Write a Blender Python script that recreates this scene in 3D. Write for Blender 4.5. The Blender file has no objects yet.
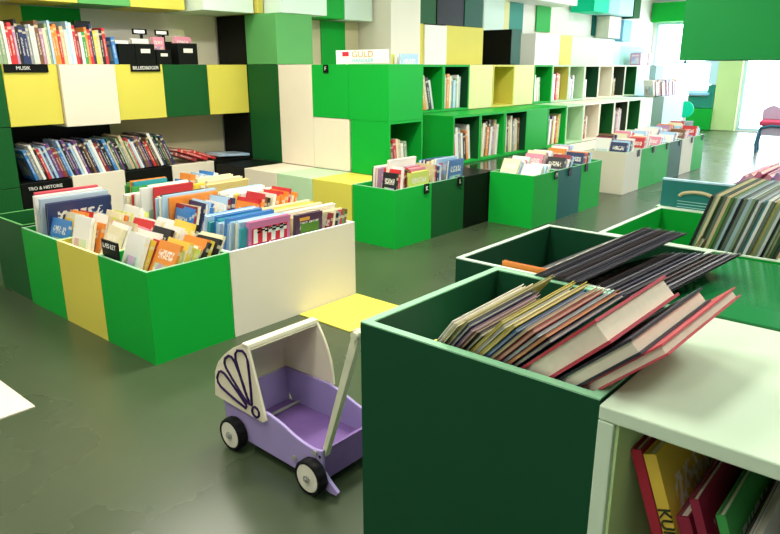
import bpy, math, random
from mathutils import Matrix, Vector
random.seed(11)
U = 0.45                                   # edge of one storage cube in metres
SC = bpy.context.scene
COL = SC.collection

# ---------------------------------------------------------------- camera
yaw, pitch, roll = 0.70829, 0.28933, -0.000133
F = Vector((math.cos(yaw)*math.cos(pitch), math.sin(yaw)*math.cos(pitch), -math.sin(pitch)))
Rt = F.cross(Vector((0, 0, 1))).normalized()
Up = Rt.cross(F)
cam = bpy.data.cameras.new('camera')
cam.sensor_width = 36; cam.lens = 671.86/780*36
cam.shift_x = (390-391.94)/780; cam.shift_y = (265.94-267)/780
cam.clip_start = 0.02; cam.clip_end = 200
co = bpy.data.objects.new('camera', cam); COL.objects.link(co)
m = Matrix((Rt, Up, -F)).transposed().to_4x4()
m.translation = Vector((-0.3475, -0.0808, 2.9717))*U
co.matrix_world = m
SC.camera = co

# ---------------------------------------------------------------- world, lights, exposure
w = bpy.data.worlds.new('world'); SC.world = w; w.use_nodes = True
w.node_tree.nodes['Background'].inputs[0].default_value = (0.80, 0.94, 1.0, 1)
w.node_tree.nodes['Background'].inputs[1].default_value = 11.0
SC.view_settings.view_transform = 'Standard'
SC.view_settings.look = 'None'
SC.view_settings.exposure = 0.0
SC.view_settings.gamma = 1.0
SC.view_settings.use_curve_mapping = False

def area(x, y, z, sx, sy, power, color, rot=(0, 0, 0)):
    l = bpy.data.lights.new('unseen_area_light', 'AREA'); l.shape = 'RECTANGLE'
    l.size = sx*U; l.size_y = sy*U; l.energy = power; l.color = color
    o = bpy.data.objects.new('unseen_area_light', l); COL.objects.link(o)
    o.location = (x*U, y*U, z*U); o.rotation_euler = rot
    return o
WARM = (1.0, 0.95, 0.84); COOL = (0.90, 0.97, 1.0); NEUT = (1.0, 0.99, 0.95)
for x, y, p, c in ((0.5, 8.5, 44, WARM), (5.5, 9.8, 46, WARM), (6.0, 5.2, 96, WARM), (0.8, 3.0, 40, NEUT), (-2.5, 0.5, 26, NEUT), (10.5, 5.0, 44, NEUT),  # neutral one behind the camera is added, brightens faces towards -x
                   (15, 6, 30, NEUT), (20, 6, 45, COOL), (26, 7, 90, COOL), (5.0, -1.6, 46, NEUT), (14, 0, 50, COOL),
                   (22, -1, 70, COOL)):  # cool ones added in place of window light from right and far end
    area(x, y, 6.45, 2.4, 1.2, p, c)
# portals in the two window openings guide the daylight sampling
for y0, y1, z0, z1 in ((9.9, 12.9, 1.75, 5.0), (-6, 8.62, 0.06, 5.8)):
    o = area(35.2, (y0+y1)/2, (z0+z1)/2, z1-z0, y1-y0, 1, (1, 1, 1), (0, math.radians(90), 0)); o.name = 'window_portal'; o.data.cycles.is_portal = True

# ---------------------------------------------------------------- materials
def lin(h):
    h = h.lstrip('#'); v = [int(h[i:i+2], 16)/255 for i in (0, 2, 4)]
    return tuple(((c+0.055)/1.055)**2.4 if c > 0.04045 else c/12.92 for c in v) + (1,)
def paint(name, hexa, rough=0.46, var=0.05, coat=0.0, scale=3.0):
    mt = bpy.data.materials.new(name); mt.use_nodes = True
    nt = mt.node_tree; b = nt.nodes['Principled BSDF']
    tc = nt.nodes.new('ShaderNodeTexCoord'); n = nt.nodes.new('ShaderNodeTexNoise')
    n.inputs['Scale'].default_value = scale; n.inputs['Detail'].default_value = 4
    nt.links.new(tc.outputs['Object'], n.inputs['Vector'])
    hsv = nt.nodes.new('ShaderNodeHueSaturation'); hsv.inputs['Color'].default_value = lin(hexa)
    mr = nt.nodes.new('ShaderNodeMapRange'); mr.inputs['To Min'].default_value = 1-var; mr.inputs['To Max'].default_value = 1+var
    nt.links.new(n.outputs['Fac'], mr.inputs['Value']); nt.links.new(mr.outputs[0], hsv.inputs['Value'])
    nt.links.new(hsv.outputs[0], b.inputs['Base Color'])
    mr2 = nt.nodes.new('ShaderNodeMapRange'); mr2.inputs['To Min'].default_value = rough-0.05; mr2.inputs['To Max'].default_value = rough+0.08
    nt.links.new(n.outputs['Fac'], mr2.inputs['Value']); nt.links.new(mr2.outputs[0], b.inputs['Roughness'])
    b.inputs['Coat Weight'].default_value = coat
    b.inputs['Specular IOR Level'].default_value = 0.5 if rough < 0.2 else 0.12
    return mt
P = dict(
    green=paint('green_lacquer', '#12A838'), darkgreen=paint('dark_green_lacquer', '#1A5829'), deep=paint('deep_green_lacquer', '#17482C'),
    midgreen=paint('mid_green_lacquer', '#5FA860'), forest=paint('forest_green_lacquer', '#1A5540'), yellow=paint('yellow_lacquer', '#DBCF58'), olive=paint('olive_yellow_lacquer', '#CFC25A'),
    paleyellow=paint('pale_yellow_lacquer', '#E9E3A0'), cream=paint('cream_lacquer', '#EBE0CB'), white=paint('white_lacquer', '#EEEDE8'),
    mint=paint('mint_lacquer', '#BFDDB4'), palemint=paint('pale_mint_lacquer', '#DCEFE0'), black=paint('black_lacquer', '#121411', 0.36),
    brown=paint('dark_brown_green_lacquer', '#2B3520', 0.15), teal=paint('teal_lacquer', '#2C8C78'), paleteal=paint('pale_teal_lacquer', '#A6DCD2'),
    brightteal=paint('bright_teal_lacquer', '#13D6A0'), paleblue=paint('pale_blue_lacquer', '#BFE2EF'), skyblue=paint('sky_blue_lacquer', '#8FC8E6'),
    bluegreen=paint('blue_green_lacquer', '#17625A'), lime=paint('lime_lacquer', '#C3E09A'), charcoal=paint('charcoal_green_lacquer', '#33402F'),
    rimgreen=paint('light_green_edge_band', '#8FC79A'), rimpale=paint('pale_edge_band', '#C9DFC4'),
    wallcream=paint('cream_wall_paint', '#EFE9DA', 0.6, 0.02), wallwhite=paint('white_wall_paint', '#EDEBEA', 0.7, 0.01),
    wallbeige=paint('beige_wall_paint', '#CFC6A2', 0.6, 0.02), ceiling=paint('ceiling_paint', '#E8E8E4', 0.8, 0.01),
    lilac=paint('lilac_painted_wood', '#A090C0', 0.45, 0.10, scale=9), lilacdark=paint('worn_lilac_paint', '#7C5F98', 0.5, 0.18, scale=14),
    wood=paint('cream_painted_wood', '#E6DCC0', 0.5, 0.10, scale=12), woodlight=paint('pale_painted_post', '#D3D4B4', 0.5, 0.10, scale=12),
    purple=paint('purple_line_paint', '#2F1D4A', 0.5), rubber=paint('black_rubber', '#161617', 0.7), hub=paint('cream_wheel_disc', '#DDD9C4', 0.5),
    metal=paint('grey_metal', '#9A9A90', 0.3), paper=paint('book_paper', '#E9E0C8', 0.8, 0.08, scale=60), text=paint('white_print', '#E8E6E0', 0.6),
    orange=paint('orange_print', '#EFA94A', 0.6), aqua=paint('aqua_print', '#6FC4CE', 0.6), red=paint('red_print', '#D2303F', 0.5), pink=paint('pink_print', '#D56BA0', 0.5),
    navy=paint('navy_print', '#2A2E6E', 0.5), seatred=paint('red_seat_fabric', '#C94A62', 0.8), seatgrey=paint('grey_pink_fabric', '#B9A9BC', 0.8), bluemetal=paint('blue_grey_metal', '#3F6F86', 0.4),
    darkpaper=paint('dark_magazine_paper', '#8F8A86', 0.6, 0.2, scale=60), grassprint=paint('green_print', '#5F8C35', 0.6), counter=paint('pale_green_white_top', '#C6DABC', 0.34, 0.02),
    boardteal=paint('teal_board_print', '#2E7D74', 0.5), ceilgreen=paint('hanging_cube_green_lacquer', '#1F8A42', 0.45), beigeprint=paint('beige_print', '#C9BE92', 0.6),
    greentop=paint('glossy_green_top', '#1E7A40', 0.16))
# floor: glossy mottled olive-green vinyl
def floor_mat():
    mt = bpy.data.materials.new('olive_green_vinyl_floor'); mt.use_nodes = True
    nt = mt.node_tree; b = nt.nodes['Principled BSDF']
    tc = nt.nodes.new('ShaderNodeTexCoord'); n = nt.nodes.new('ShaderNodeTexNoise'); n.inputs['Scale'].default_value = 1.1; n.inputs['Detail'].default_value = 5
    n2 = nt.nodes.new('ShaderNodeTexNoise'); n2.inputs['Scale'].default_value = 40; n2.inputs['Detail'].default_value = 3
    cr = nt.nodes.new('ShaderNodeValToRGB')
    cr.color_ramp.elements[0].position = 0.25; cr.color_ramp.elements[0].color = lin('#39452F')
    cr.color_ramp.elements[1].position = 0.75; cr.color_ramp.elements[1].color = lin('#48543A')
    nt.links.new(tc.outputs['Object'], n.inputs['Vector']); nt.links.new(tc.outputs['Object'], n2.inputs['Vector'])
    nt.links.new(n.outputs['Fac'], cr.inputs['Fac']); nt.links.new(cr.outputs['Color'], b.inputs['Base Color'])
    mr = nt.nodes.new('ShaderNodeMapRange'); mr.inputs['To Min'].default_value = 0.22; mr.inputs['To Max'].default_value = 0.34
    nt.links.new(n.outputs['Fac'], mr.inputs['Value']); nt.links.new(mr.outputs[0], b.inputs['Roughness'])
    bp = nt.nodes.new('ShaderNodeBump'); bp.inputs['Strength'].default_value = 0.03; bp.inputs['Distance'].default_value = 0.002
    nt.links.new(n2.outputs['Fac'], bp.inputs['Height']); nt.links.new(bp.outputs['Normal'], b.inputs['Normal'])
    return mt
P['floor'] = floor_mat()
def glass_mat():
    mt = bpy.data.materials.new('window_glass'); mt.use_nodes = True
    nt = mt.node_tree; nt.nodes.remove(nt.nodes['Principled BSDF'])
    t = nt.nodes.new('ShaderNodeBsdfTransparent'); g = nt.nodes.new('ShaderNodeBsdfGlossy'); g.inputs['Roughness'].default_value = 0.02
    mx = nt.nodes.new('ShaderNodeMixShader'); mx.inputs[0].default_value = 0.06
    nt.links.new(t.outputs[0], mx.inputs[1]); nt.links.new(g.outputs[0], mx.inputs[2]); nt.links.new(mx.outputs[0], nt.nodes['Material Output'].inputs[0])
    return mt
P['glass'] = glass_mat()
# book covers: the base colour is the object's own colour, printed patches on top
def cover_mat(name, print_amt, seedshift):
    mt = bpy.data.materials.new(name); mt.use_nodes = True
    nt = mt.node_tree; L = nt.links.new; b = nt.nodes['Principled BSDF']; b.inputs['Roughness'].default_value = 0.38
    oi = nt.nodes.new('ShaderNodeObjectInfo'); tc = nt.nodes.new('ShaderNodeTexCoord')
    sp = nt.nodes.new('ShaderNodeSeparateXYZ'); L(tc.outputs['Generated'], sp.inputs[0])
    add = nt.nodes.new('ShaderNodeVectorMath'); add.operation = 'ADD'
    mul = nt.nodes.new('ShaderNodeMath'); mul.operation = 'MULTIPLY'; mul.inputs[1].default_value = 37.0+seedshift; L(oi.outputs['Random'], mul.inputs[0])
    cmb = nt.nodes.new('ShaderNodeCombineXYZ'); L(mul.outputs[0], cmb.inputs[0]); L(mul.outputs[0], cmb.inputs[1]); L(mul.outputs[0], cmb.inputs[2])
    L(tc.outputs['Generated'], add.inputs[0]); L(cmb.outputs[0], add.inputs[1])
    vo = nt.nodes.new('ShaderNodeTexVoronoi'); vo.inputs['Scale'].default_value = 3.2; L(add.outputs[0], vo.inputs['Vector'])
    def rng(sock, lo, hi):
        a = nt.nodes.new('ShaderNodeMath'); a.operation = 'GREATER_THAN'; a.inputs[1].default_value = lo; L(sock, a.inputs[0])
        c = nt.nodes.new('ShaderNodeMath'); c.operation = 'LESS_THAN'; c.inputs[1].default_value = hi; L(sock, c.inputs[0])
        d = nt.nodes.new('ShaderNodeMath'); d.operation = 'MULTIPLY'; L(a.outputs[0], d.inputs[0]); L(c.outputs[0], d.inputs[1]); return d.outputs[0]
    def mulp(a, c):
        d = nt.nodes.new('ShaderNodeMath'); d.operation = 'MULTIPLY'
        L(a, d.inputs[0])
        if isinstance(c, float): d.inputs[1].default_value = c
        else: L(c, d.inputs[1])
        return d.outputs[0]
    def mix(fac, a, c):
        d = nt.nodes.new('ShaderNodeMix'); d.data_type = 'RGBA'; L(fac, d.inputs[0])
        for s, i in ((a, 6), (c, 7)):
            if isinstance(s, tuple): d.inputs[i].default_value = s
            else: L(s, d.inputs[i])
        return d.outputs[2]
    pic = mulp(rng(sp.outputs['Y'], 0.14, 0.86), rng(sp.outputs['Z'], 0.12, 0.64))
    sat = nt.nodes.new('ShaderNodeHueSaturation'); sat.inputs['Saturation'].default_value = 0.55; sat.inputs['Value'].default_value = 0.8
    L(vo.outputs['Color'], sat.inputs['Color'])
    c1 = mix(mulp(pic, print_amt), oi.outputs['Color'], sat.outputs[0])
    wv = nt.nodes.new('ShaderNodeTexNoise'); wv.inputs['Scale'].default_value = 22; wv.inputs['Detail'].default_value = 0; L(add.outputs[0], wv.inputs['Vector'])
    ttl = mulp(mulp(rng(sp.outputs['Y'], 0.15, 0.85), rng(sp.outputs['Z'], 0.72, 0.86)), rng(wv.outputs['Fac'], 0.47, 1.0))
    c2 = mix(mulp(ttl, 0.85), c1, lin('#F1EBDD'))
    spn = mulp(mulp(rng(sp.outputs['Y'], -0.01, 0.012), rng(sp.outputs['Z'], 0.22, 0.70)), mulp(rng(sp.outputs['X'], 0.30, 0.70), rng(wv.outputs['Fac'], 0.50, 1.0)))
    c3 = mix(mulp(spn, 0.75), c2, lin('#EFE8D8'))
    bnd = mulp(rng(sp.outputs['Y'], -0.01, 0.012), rng(sp.outputs['Z'], 0.84, 0.90))
    c4 = mix(mulp(bnd, 0.6), c3, lin('#E7D9B8'))
    L(c4, b.inputs['Base Color'])
    return mt
COVER = cover_mat('printed_book_cover', 0.75, 0.0)
COVERP = cover_mat('plain_book_cover', 0.12, 5.0)

# ---------------------------------------------------------------- mesh helpers (all lengths in cube units)
class MB:
    def __init__(s): s.v = []; s.f = []; s.m = []; s.mi = 0
    def box(s, x0, x1, y0, y1, z0, z1):
        n = len(s.v)
        s.v += [(x, y, z) for z in (z0, z1) for x, y in ((x0, y0), (x1, y0), (x1, y1), (x0, y1))]
        for q in ((0, 3, 2, 1), (4, 5, 6, 7), (0, 1, 5, 4), (1, 2, 6, 5), (2, 3, 7, 6), (3, 0, 4, 7)):
            s.f.append([n+i for i in q]); s.m.append(s.mi)
        return s
    def prism(s, pts, axis, a0, a1):
        """extrude a 2-D outline along an axis"""
        n = len(s.v); k = len(pts)
        for a in (a0, a1):
            for p, q in pts:
                s.v.append({'x': (a, p, q), 'y': (p, a, q), 'z': (p, q, a)}[axis])
        s.f.append([n+i for i in range(k)][::-1]); s.m.append(s.mi)
        s.f.append([n+k+i for i in range(k)]); s.m.append(s.mi)
        for i in range(k):
            j = (i+1) % k
            s.f.append([n+i, n+j, n+k+j, n+k+i]); s.m.append(s.mi)
        return s
    def cyl(s, c, r, axis, a0, a1, seg=28, r2=None):
        r2 = r if r2 is None else r2; n = len(s.v)
        for a, rr in ((a0, r), (a1, r2)):
            for i in range(seg):
                t = 2*math.pi*i/seg; p, q = c[0]+rr*math.cos(t), c[1]+rr*math.sin(t)
                s.v.append({'x': (a, p, q), 'y': (p, a, q), 'z': (p, q, a)}[axis])
        s.f.append([n+i for i in range(seg)][::-1]); s.m.append(s.mi)
        s.f.append([n+seg+i for i in range(seg)]); s.m.append(s.mi)
        for i in range(seg):
            j = (i+1) % seg
            s.f.append([n+i, n+j, n+seg+j, n+seg+i]); s.m.append(s.mi)
        return s
    def tube(s, pts, r, seg=10):
        pts = [Vector(p) for p in pts]; n = len(s.v); k = len(pts)
        for i, p in enumerate(pts):
            d = (pts[min(i+1, k-1)]-pts[max(i-1, 0)]).normalized()
            a = d.cross(Vector((0, 0, 1)) if abs(d.z) < 0.9 else Vector((1, 0, 0))).normalized(); b = d.cross(a)
            for j in range(seg):
                t = 2*math.pi*j/seg; s.v.append(tuple(p+a*r*math.cos(t)+b*r*math.sin(t)))
        for i in range(k-1):
            for j in range(seg):
                h = (j+1) % seg; s.f.append([n+i*seg+j, n+i*seg+h, n+(i+1)*seg+h, n+(i+1)*seg+j]); s.m.append(s.mi)
        s.f.append([n+j for j in range(seg)]); s.m.append(s.mi)
        s.f.append([n+(k-1)*seg+j for j in range(seg)][::-1]); s.m.append(s.mi)
        return s
    def obj(s, name, mats, parent=None, loc=(0, 0, 0), bevel=0.0, smooth=False, rot=(0, 0, 0)):
        me = bpy.data.meshes.new(name)
        me.from_pydata([(x*U, y*U, z*U) for x, y, z in s.v], [], s.f)
        if not isinstance(mats, (list, tuple)): mats = [mats]
        for mt in mats: me.materials.append(P[mt] if isinstance(mt, str) else mt)
        for p, i in zip(me.polygons, s.m): p.material_index = i; p.use_smooth = smooth
        import bmesh
        bm = bmesh.new(); bm.from_mesh(me); bmesh.ops.recalc_face_normals(bm, faces=bm.faces); bm.to_mesh(me); bm.free()
        o = bpy.data.objects.new(name, me); COL.objects.link(o)
        o.location = (loc[0]*U, loc[1]*U, loc[2]*U); o.rotation_euler = rot
        if parent is not None: o.parent = parent
        if bevel:
            bv = o.modifiers.new('bevel', 'BEVEL'); bv.width = bevel*U; bv.segments = 2; bv.limit_method = 'ANGLE'
        return o
def tag(o, label, cat, group=None, kind=None):
    o['label'] = label; o['category'] = cat
    if group: o['group'] = group
    if kind: o['kind'] = kind
    return o
def struct(name, mb, mat, loc=(0, 0, 0)):
    o = mb.obj(name, mat, loc=loc); o['kind'] = 'structure'; return o
def text_mesh(name, body, size, mat, parent, loc, rot, thick=0.004, xscale=1.0):
    c = bpy.data.curves.new(name, 'FONT'); c.body = body; c.size = size*U; c.extrude = thick*U; c.align_x = 'CENTER'; c.align_y = 'CENTER'
    t = bpy.data.objects.new('tmp', c); COL.objects.link(t)
    bpy.context.view_layer.update()
    me = bpy.data.meshes.new_from_object(t.evaluated_get(bpy.context.evaluated_depsgraph_get()))
    bpy.data.objects.remove(t); bpy.data.curves.remove(c)
    me.name = name; me.materials.clear(); me.materials.append(P[mat])
    for v in me.vertices: v.co.x *= xscale
    o = bpy.data.objects.new(name, me); COL.objects.link(o); o.parent = parent
    o.location = tuple(k*U for k in loc); o.rotation_euler = rot
    return o
RX = math.radians(90)
FACE_NY = (RX, 0, 0)                       # lettering on a face that looks towards -y
FACE_NX = (RX, 0, -RX)                     # lettering on a face that looks towards -x
G = 0.004

# ---------------------------------------------------------------- the setting
struct('floor', MB().box(-6, 36, -9, 14, -0.3, 0), 'floor')
struct('ceiling', MB().box(-6, 36, -9, 14, 6.6, 6.9), 'ceiling')
struct('wall_left', MB().box(-6, 36, 13.06, 13.4, 0, 6.6), 'wallcream')
struct('wall_right', MB().box(-6, 36, -9.3, -9, 0, 6.6), 'wallwhite')
struct('wall_back', MB().box(-6.3, -6, -9, 13.06, 0, 6.6), 'wallwhite')
# far wall with two openings: y 9.9..12.9 (z 1.75..5) and y -6..8.62 (z 0.06..5.8)
fw = MB()
fw.box(35, 35.3, 12.9, 13.06, 0, 6.6); fw.box(35, 35.3, 9.9, 12.9, 0, 1.75); fw.box(35, 35.3, 9.9, 12.9, 5.0, 6.6)
fw.box(35, 35.3, 8.62, 9.9, 0, 6.6); fw.box(35, 35.3, -6, 8.62, 5.8, 6.6); fw.box(35, 35.3, -9, -6, 0, 6.6); fw.box(35, 35.3, -6, 8.62, 0, 0.06)
struct('wall_far', fw, 'wallwhite')
win = struct('window_1', MB().box(35.0, 35.08, 9.9, 12.9, 1.75, 1.85).box(35.0, 35.08, 9.9, 12.9, 4.9, 5.0).box(35.0, 35.08, 9.9, 10.0, 1.85, 4.9)
             .box(35.0, 35.08, 12.8, 12.9, 1.85, 4.9).box(35.0, 35.08, 11.3, 11.4, 1.85, 4.9).box(35.0, 35.08, 10.0, 12.8, 3.1, 3.2), 'paleblue')
MB().box(35.1, 35.12, 9.9, 12.9, 1.75, 5.0).obj('pane', 'glass', win)
MB().box(34.55, 35.0, 9.95, 12.3, 1.62, 1.75).obj('window_sill', 'skyblue', win, bevel=0.01)
win2 = struct('window_2', MB().box(35.0, 35.08, -6, 8.62, 0.06, 0.16).box(35.0, 35.08, -6, 8.62, 5.7, 5.8).box(35.0, 35.08, 8.52, 8.62, 0.16, 5.7)
              .box(35.0, 35.08, 4.9, 5.0, 0.16, 5.7).box(35.0, 35.08, 1.2, 1.3, 0.16, 5.7).box(35.0, 35.08, -2.5, -2.4, 0.16, 5.7), 'paleblue')
MB().box(35.1, 35.12, -6, 8.62, 0.06, 5.8).obj('pane', 'glass', win2)
# blocks of the built-in wall behind the cubes (carry the upper tiers)
struct('trim_1', MB().box(9.05, 26.6, 8.06, 8.98, 0, 0.99), 'deep')
struct('trim_2', MB().box(9.05, 26, 9.02, 10.0, 0, 1.99), 'cream')
struct('trim_3', MB().box(10.06, 32, 10.06, 13.0, 0, 2.985), 'cream')
struct('trim_4', MB().box(9.05, 10.0, 10.06, 13.0, 0, 1.0), 'cream')
struct('wall_pillar', MB().box(12.55, 13.68, 11.0, 13.05, 2.99, 6.59), 'wallcream')
struct('trim_7', MB().box(10.06, 12.5, 12.02, 13.05, 2.99, 3.99), 'wallbeige')
# painted floor squares
struct('trim_5', MB().box(4.86, 5.9, 5.02, 5.9, 0, 0.012), 'yellow')
struct('trim_6', MB().box(0.72, 1.71, 5.95, 6.93, 0, 0.012), 'cream')

# ---------------------------------------------------------------- cubes
def cube(x0, x1, y0, y1, z0, z1, mat, label, group, name='wall_cube', cat='storage cube'):
    o = MB().box(G, x1-x0-G, G, y1-y0-G, G if z0 > 0 else 0, z1-z0-G).obj(name, mat, loc=(x0, y0, z0), bevel=0.008)
    return tag(o, label, cat, group)
def crate(x0, x1, y0, y1, z1, mat, label, group, floor_z=0.545, z0=0, rim='rimgreen', rimcat=True, th=0.035, inner=None):
    """open-topped cube with a raised inner bottom"""
    w, d, h = x1-x0, y1-y0, z1-z0
    b = MB()
    b.box(G, w-G, G, th, 0, h).box(G, w-G, d-th, d-G, 0, h).box(G, th, th, d-th, 0, h).box(w-th, w-G, th, d-th, 0, h)
    b.box(th, w-th, th, d-th, floor_z-0.03, floor_z)
    o = b.obj('storage_crate', mat, loc=(x0, y0, z0)); tag(o, label, 'storage crate', group)
    r = MB(); e = 0.006
    r.box(G, w-G, G, th, h, h+e).box(G, w-G, d-th, d-G, h, h+e).box(G, th, th, d-th, h, h+e).box(w-th, w-G, th, d-th, h, h+e)
    r.obj('rim', rim, o)
    return o
def shelf_cube(x0, y0, z0, mat, label, group, back='deep', th=0.045, w=1.0, d=0.96, side=None):
    """cube open towards -y"""
    b = MB().box(G, w-G, 0, d, 0, th).box(G, w-G, 0, d, 1-th, 1-G).box(G, th, 0, d, th, 1-th).box(w-th, w-G, 0, d, th, 1-th)
    o = b.obj('shelf_cube', mat, loc=(x0, y0, z0)); tag(o, label, 'shelf cube', group)
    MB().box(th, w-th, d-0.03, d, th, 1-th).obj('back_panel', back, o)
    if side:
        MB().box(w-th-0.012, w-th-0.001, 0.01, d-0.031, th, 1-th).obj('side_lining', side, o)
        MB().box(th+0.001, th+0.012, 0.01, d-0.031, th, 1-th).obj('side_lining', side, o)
    return o

# ---------------------------------------------------------------- books
HEX = {'white': '#EDEAE2', 'cream': '#E8DDB8', 'yellow': '#E9C94A', 'lime': '#D3DC6A', 'orange': '#E98B35', 'red': '#C92F35', 'dark red': '#8C2634', 'pink': '#E08AA0',
       'light blue': '#A9CBE6', 'blue': '#3B7FC4', 'navy': '#2A3560', 'teal': '#2E9AA8', 'green': '#3F9A4A', 'dark green': '#24503A', 'purple': '#6B3F7C',
       'brown': '#7A5236', 'black': '#1D1C20', 'grey': '#8E9290', 'beige': '#CDB98F', 'grey-green': '#8FA585', 'pale grey': '#C8CCCB', 'mauve': '#B58AA8'}
BRIGHT = ['white', 'white', 'white', 'cream', 'yellow', 'lime', 'orange', 'red', 'pink', 'light blue', 'light blue', 'blue', 'teal', 'green', 'beige', 'brown', 'navy', 'black', 'cream']
DARKS = ['navy', 'dark red', 'light blue', 'brown', 'black', 'purple', 'grey', 'cream', 'beige', 'dark green', 'red', 'grey-green', 'blue', 'yellow', 'white', 'black', 'pale grey']
DEEPS = ['navy', 'dark red', 'light blue', 'brown', 'black', 'purple', 'grey', 'black', 'beige', 'dark green', 'red', 'grey-green', 'blue', 'black', 'brown', 'navy', 'white']
PALE = ['white', 'pale grey', 'cream', 'light blue', 'beige', 'orange', 'red', 'white', 'mauve', 'navy', 'white', 'yellow', 'brown', 'pale grey', 'black']
ORD = ['first', 'second', 'third', 'fourth', 'fifth', 'sixth', 'seventh', 'eighth', 'ninth', 'tenth', 'eleventh', 'twelfth', 'thirteenth', 'fourteenth', 'fifteenth', 'sixteenth', 'seventeenth', 'eighteenth', 'nineteenth']
for tens, dec in (('twenty', 'twentieth'), ('thirty', 'thirtieth'), ('forty', 'fortieth'), ('fifty', 'fiftieth'), ('sixty', 'sixtieth')):
    ORD += [dec] + [tens+'-'+s for s in ORD[:9]]
def book(name, x, y, z, axis, t, h, w, lean, colour, label, group, cat='book', parts=True, spine='lo', printed=True, tilt=0.0, paper='paper', hexa=None, cb=None, turn=0.0):
    """a book standing with its thickness along the row axis; leans by `lean` degrees along the row"""
    c = cb or min(0.010, t*0.16)
    b = MB()
    b.box(0, c, 0, w, 0, h).box(t-c, t, 0, w, 0, h)
    if spine == 'lo': b.box(c, t-c, 0, c, 0, h); py0, py1, pz0, pz1 = c, w-0.012, 0.006, h-0.012
    elif spine == 'hi': b.box(c, t-c, w-c, w, 0, h); py0, py1, pz0, pz1 = 0.012, w-c, 0.006, h-0.012
    else: b.box(c, t-c, 0, w, 0, c); py0, py1, pz0, pz1 = 0.010, w-0.010, c, h-0.012
    th = math.radians(lean); rz = math.radians(turn + (0 if axis == 'x' else 90))
    zz = z + (t*math.sin(th) if th > 0 else 0)
    # a tilt swings the book in its own plane about its bottom edge
    mats = [COVER if printed else COVERP]
    if not parts:
        mats.append(P[paper]); b.mi = 1; b.box(c, t-c, py0, py1, pz0, pz1)
    o = b.obj(name, mats, loc=(x, y, zz+0.002), rot=(math.radians(tilt), th, rz))
    o.color = lin(hexa or HEX[colour])
    tag(o, label, cat, group)
    if parts:
        MB().box(c+0.0005, t-c-0.0005, py0, py1, pz0, pz1).obj('pages', paper, o)
    return o
def row(where, group, x, y, z, axis, length, wr, hr, tr, lean, pal=BRIGHT, name='picture_book', kind='picture book', parts=True, spine='lo', printed=True, jit=0.04, skip=0.0, drift=0.0, start=0, cols=None, jumble=0.0, fill=False):
    p = 0.0; n = 0; items = []
    lean0 = lean
    while True:
        t = random.uniform(*tr); th = math.radians(abs(lean0))
        if p + t/math.cos(th) > length: break
        if cols is not None and n >= len(cols) and not fill: break
        items.append((p, t, lean0)); p += t/math.cos(th) + 0.003
        if random.random() < skip: p += random.uniform(0.01, 0.05)
        lean0 += drift; n += 1
    N = len(items)
    last = None
    for i, (p, t, ln) in enumerate(items):
        c = cols[(i*(1 if i < len(cols) else 3)) % len(cols)] if cols else random.choice([k for k in pal if k != last]); last = c
        h = random.uniform(*hr); w_ = random.uniform(*wr); off = random.uniform(0, jit)
        th = math.radians(ln)
        k = i if axis == 'x' else N-1-i          # counted from the left as the camera sees it
        lb = '%s %s, %s from the left %s' % (c, kind, ORD[k+start], where)
        if axis == 'x': book(name, x+p, y+off, z, axis, t, h, w_, ln+random.uniform(-1, 1)*jumble*0.6, c, lb, group, 'book', parts, spine, printed, turn=random.uniform(-1, 1)*jumble)
        else: book(name, x-off, y+p, z, axis, t, h, w_, ln, c, lb, group, 'book', parts, spine, printed, turn=random.uniform(-1, 1)*jumble*0.3)
    return N

def tagplate(parent_loc, label, body, w=0.16, h=0.16, face='ny', size=0.11, group='small black label plates on the crates'):
    o = MB().box(-w/2, w/2, -0.012, 0, -h/2, h/2).obj('label_plate', 'black', loc=parent_loc, rot=(0, 0, 0 if face == 'ny' else -RX))
    tag(o, label, 'label', group)
    if body: text_mesh('lettering', body, size, 'text', o, (0, -0.013, 0), (RX, 0, 0))
    return o
# ================================================================ LEFT ALCOVE (x 4..9, front y = 12, back wall y = 13)
GU = 'closed cubes of the row under the upper bookshelf'
for x0, x1, mt, y0, z0, lb in ((4.12, 5.0, 'yellow', 12, 2.0, 'yellow cube under the upper bookshelf with a long black label on its top edge'),
        (5.0, 6.0, 'cream', 11.93, 1.95, 'cream cube standing slightly forward in the row under the upper bookshelf'),
        (6.0, 7.0, 'yellow', 12, 2.0, 'yellow cube under the black magazine files, left of the dark green cube'),
        (7.0, 8.0, 'darkgreen', 12, 2.0, 'dark green cube between two yellow cubes under the magazine files'),
        (8.0, 9.0, 'yellow', 12, 2.0, 'yellow cube at the right end of the row, against the dark green pillar cubes')):
    cube(x0, x1, y0, 12.98, z0, 3.0, mt, lb, GU)
for i, (z0, z1, s) in enumerate(((0, 1, 'lowest'), (1, 2, 'middle'), (2, 3, 'topmost'))):
    cube(3.0, 4.12, 12.0, 12.98, z0, z1, 'darkgreen', 'dark green closed cube at the left edge of the picture, %s of its stack' % s, 'dark green cubes at the left edge')
    cube(1.95, 3.0, 12.0, 12.98, z0, z1, 'darkgreen', 'dark green closed cube left of the picture edge stack, %s' % s, 'dark green cubes at the left edge') if False else None
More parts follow.
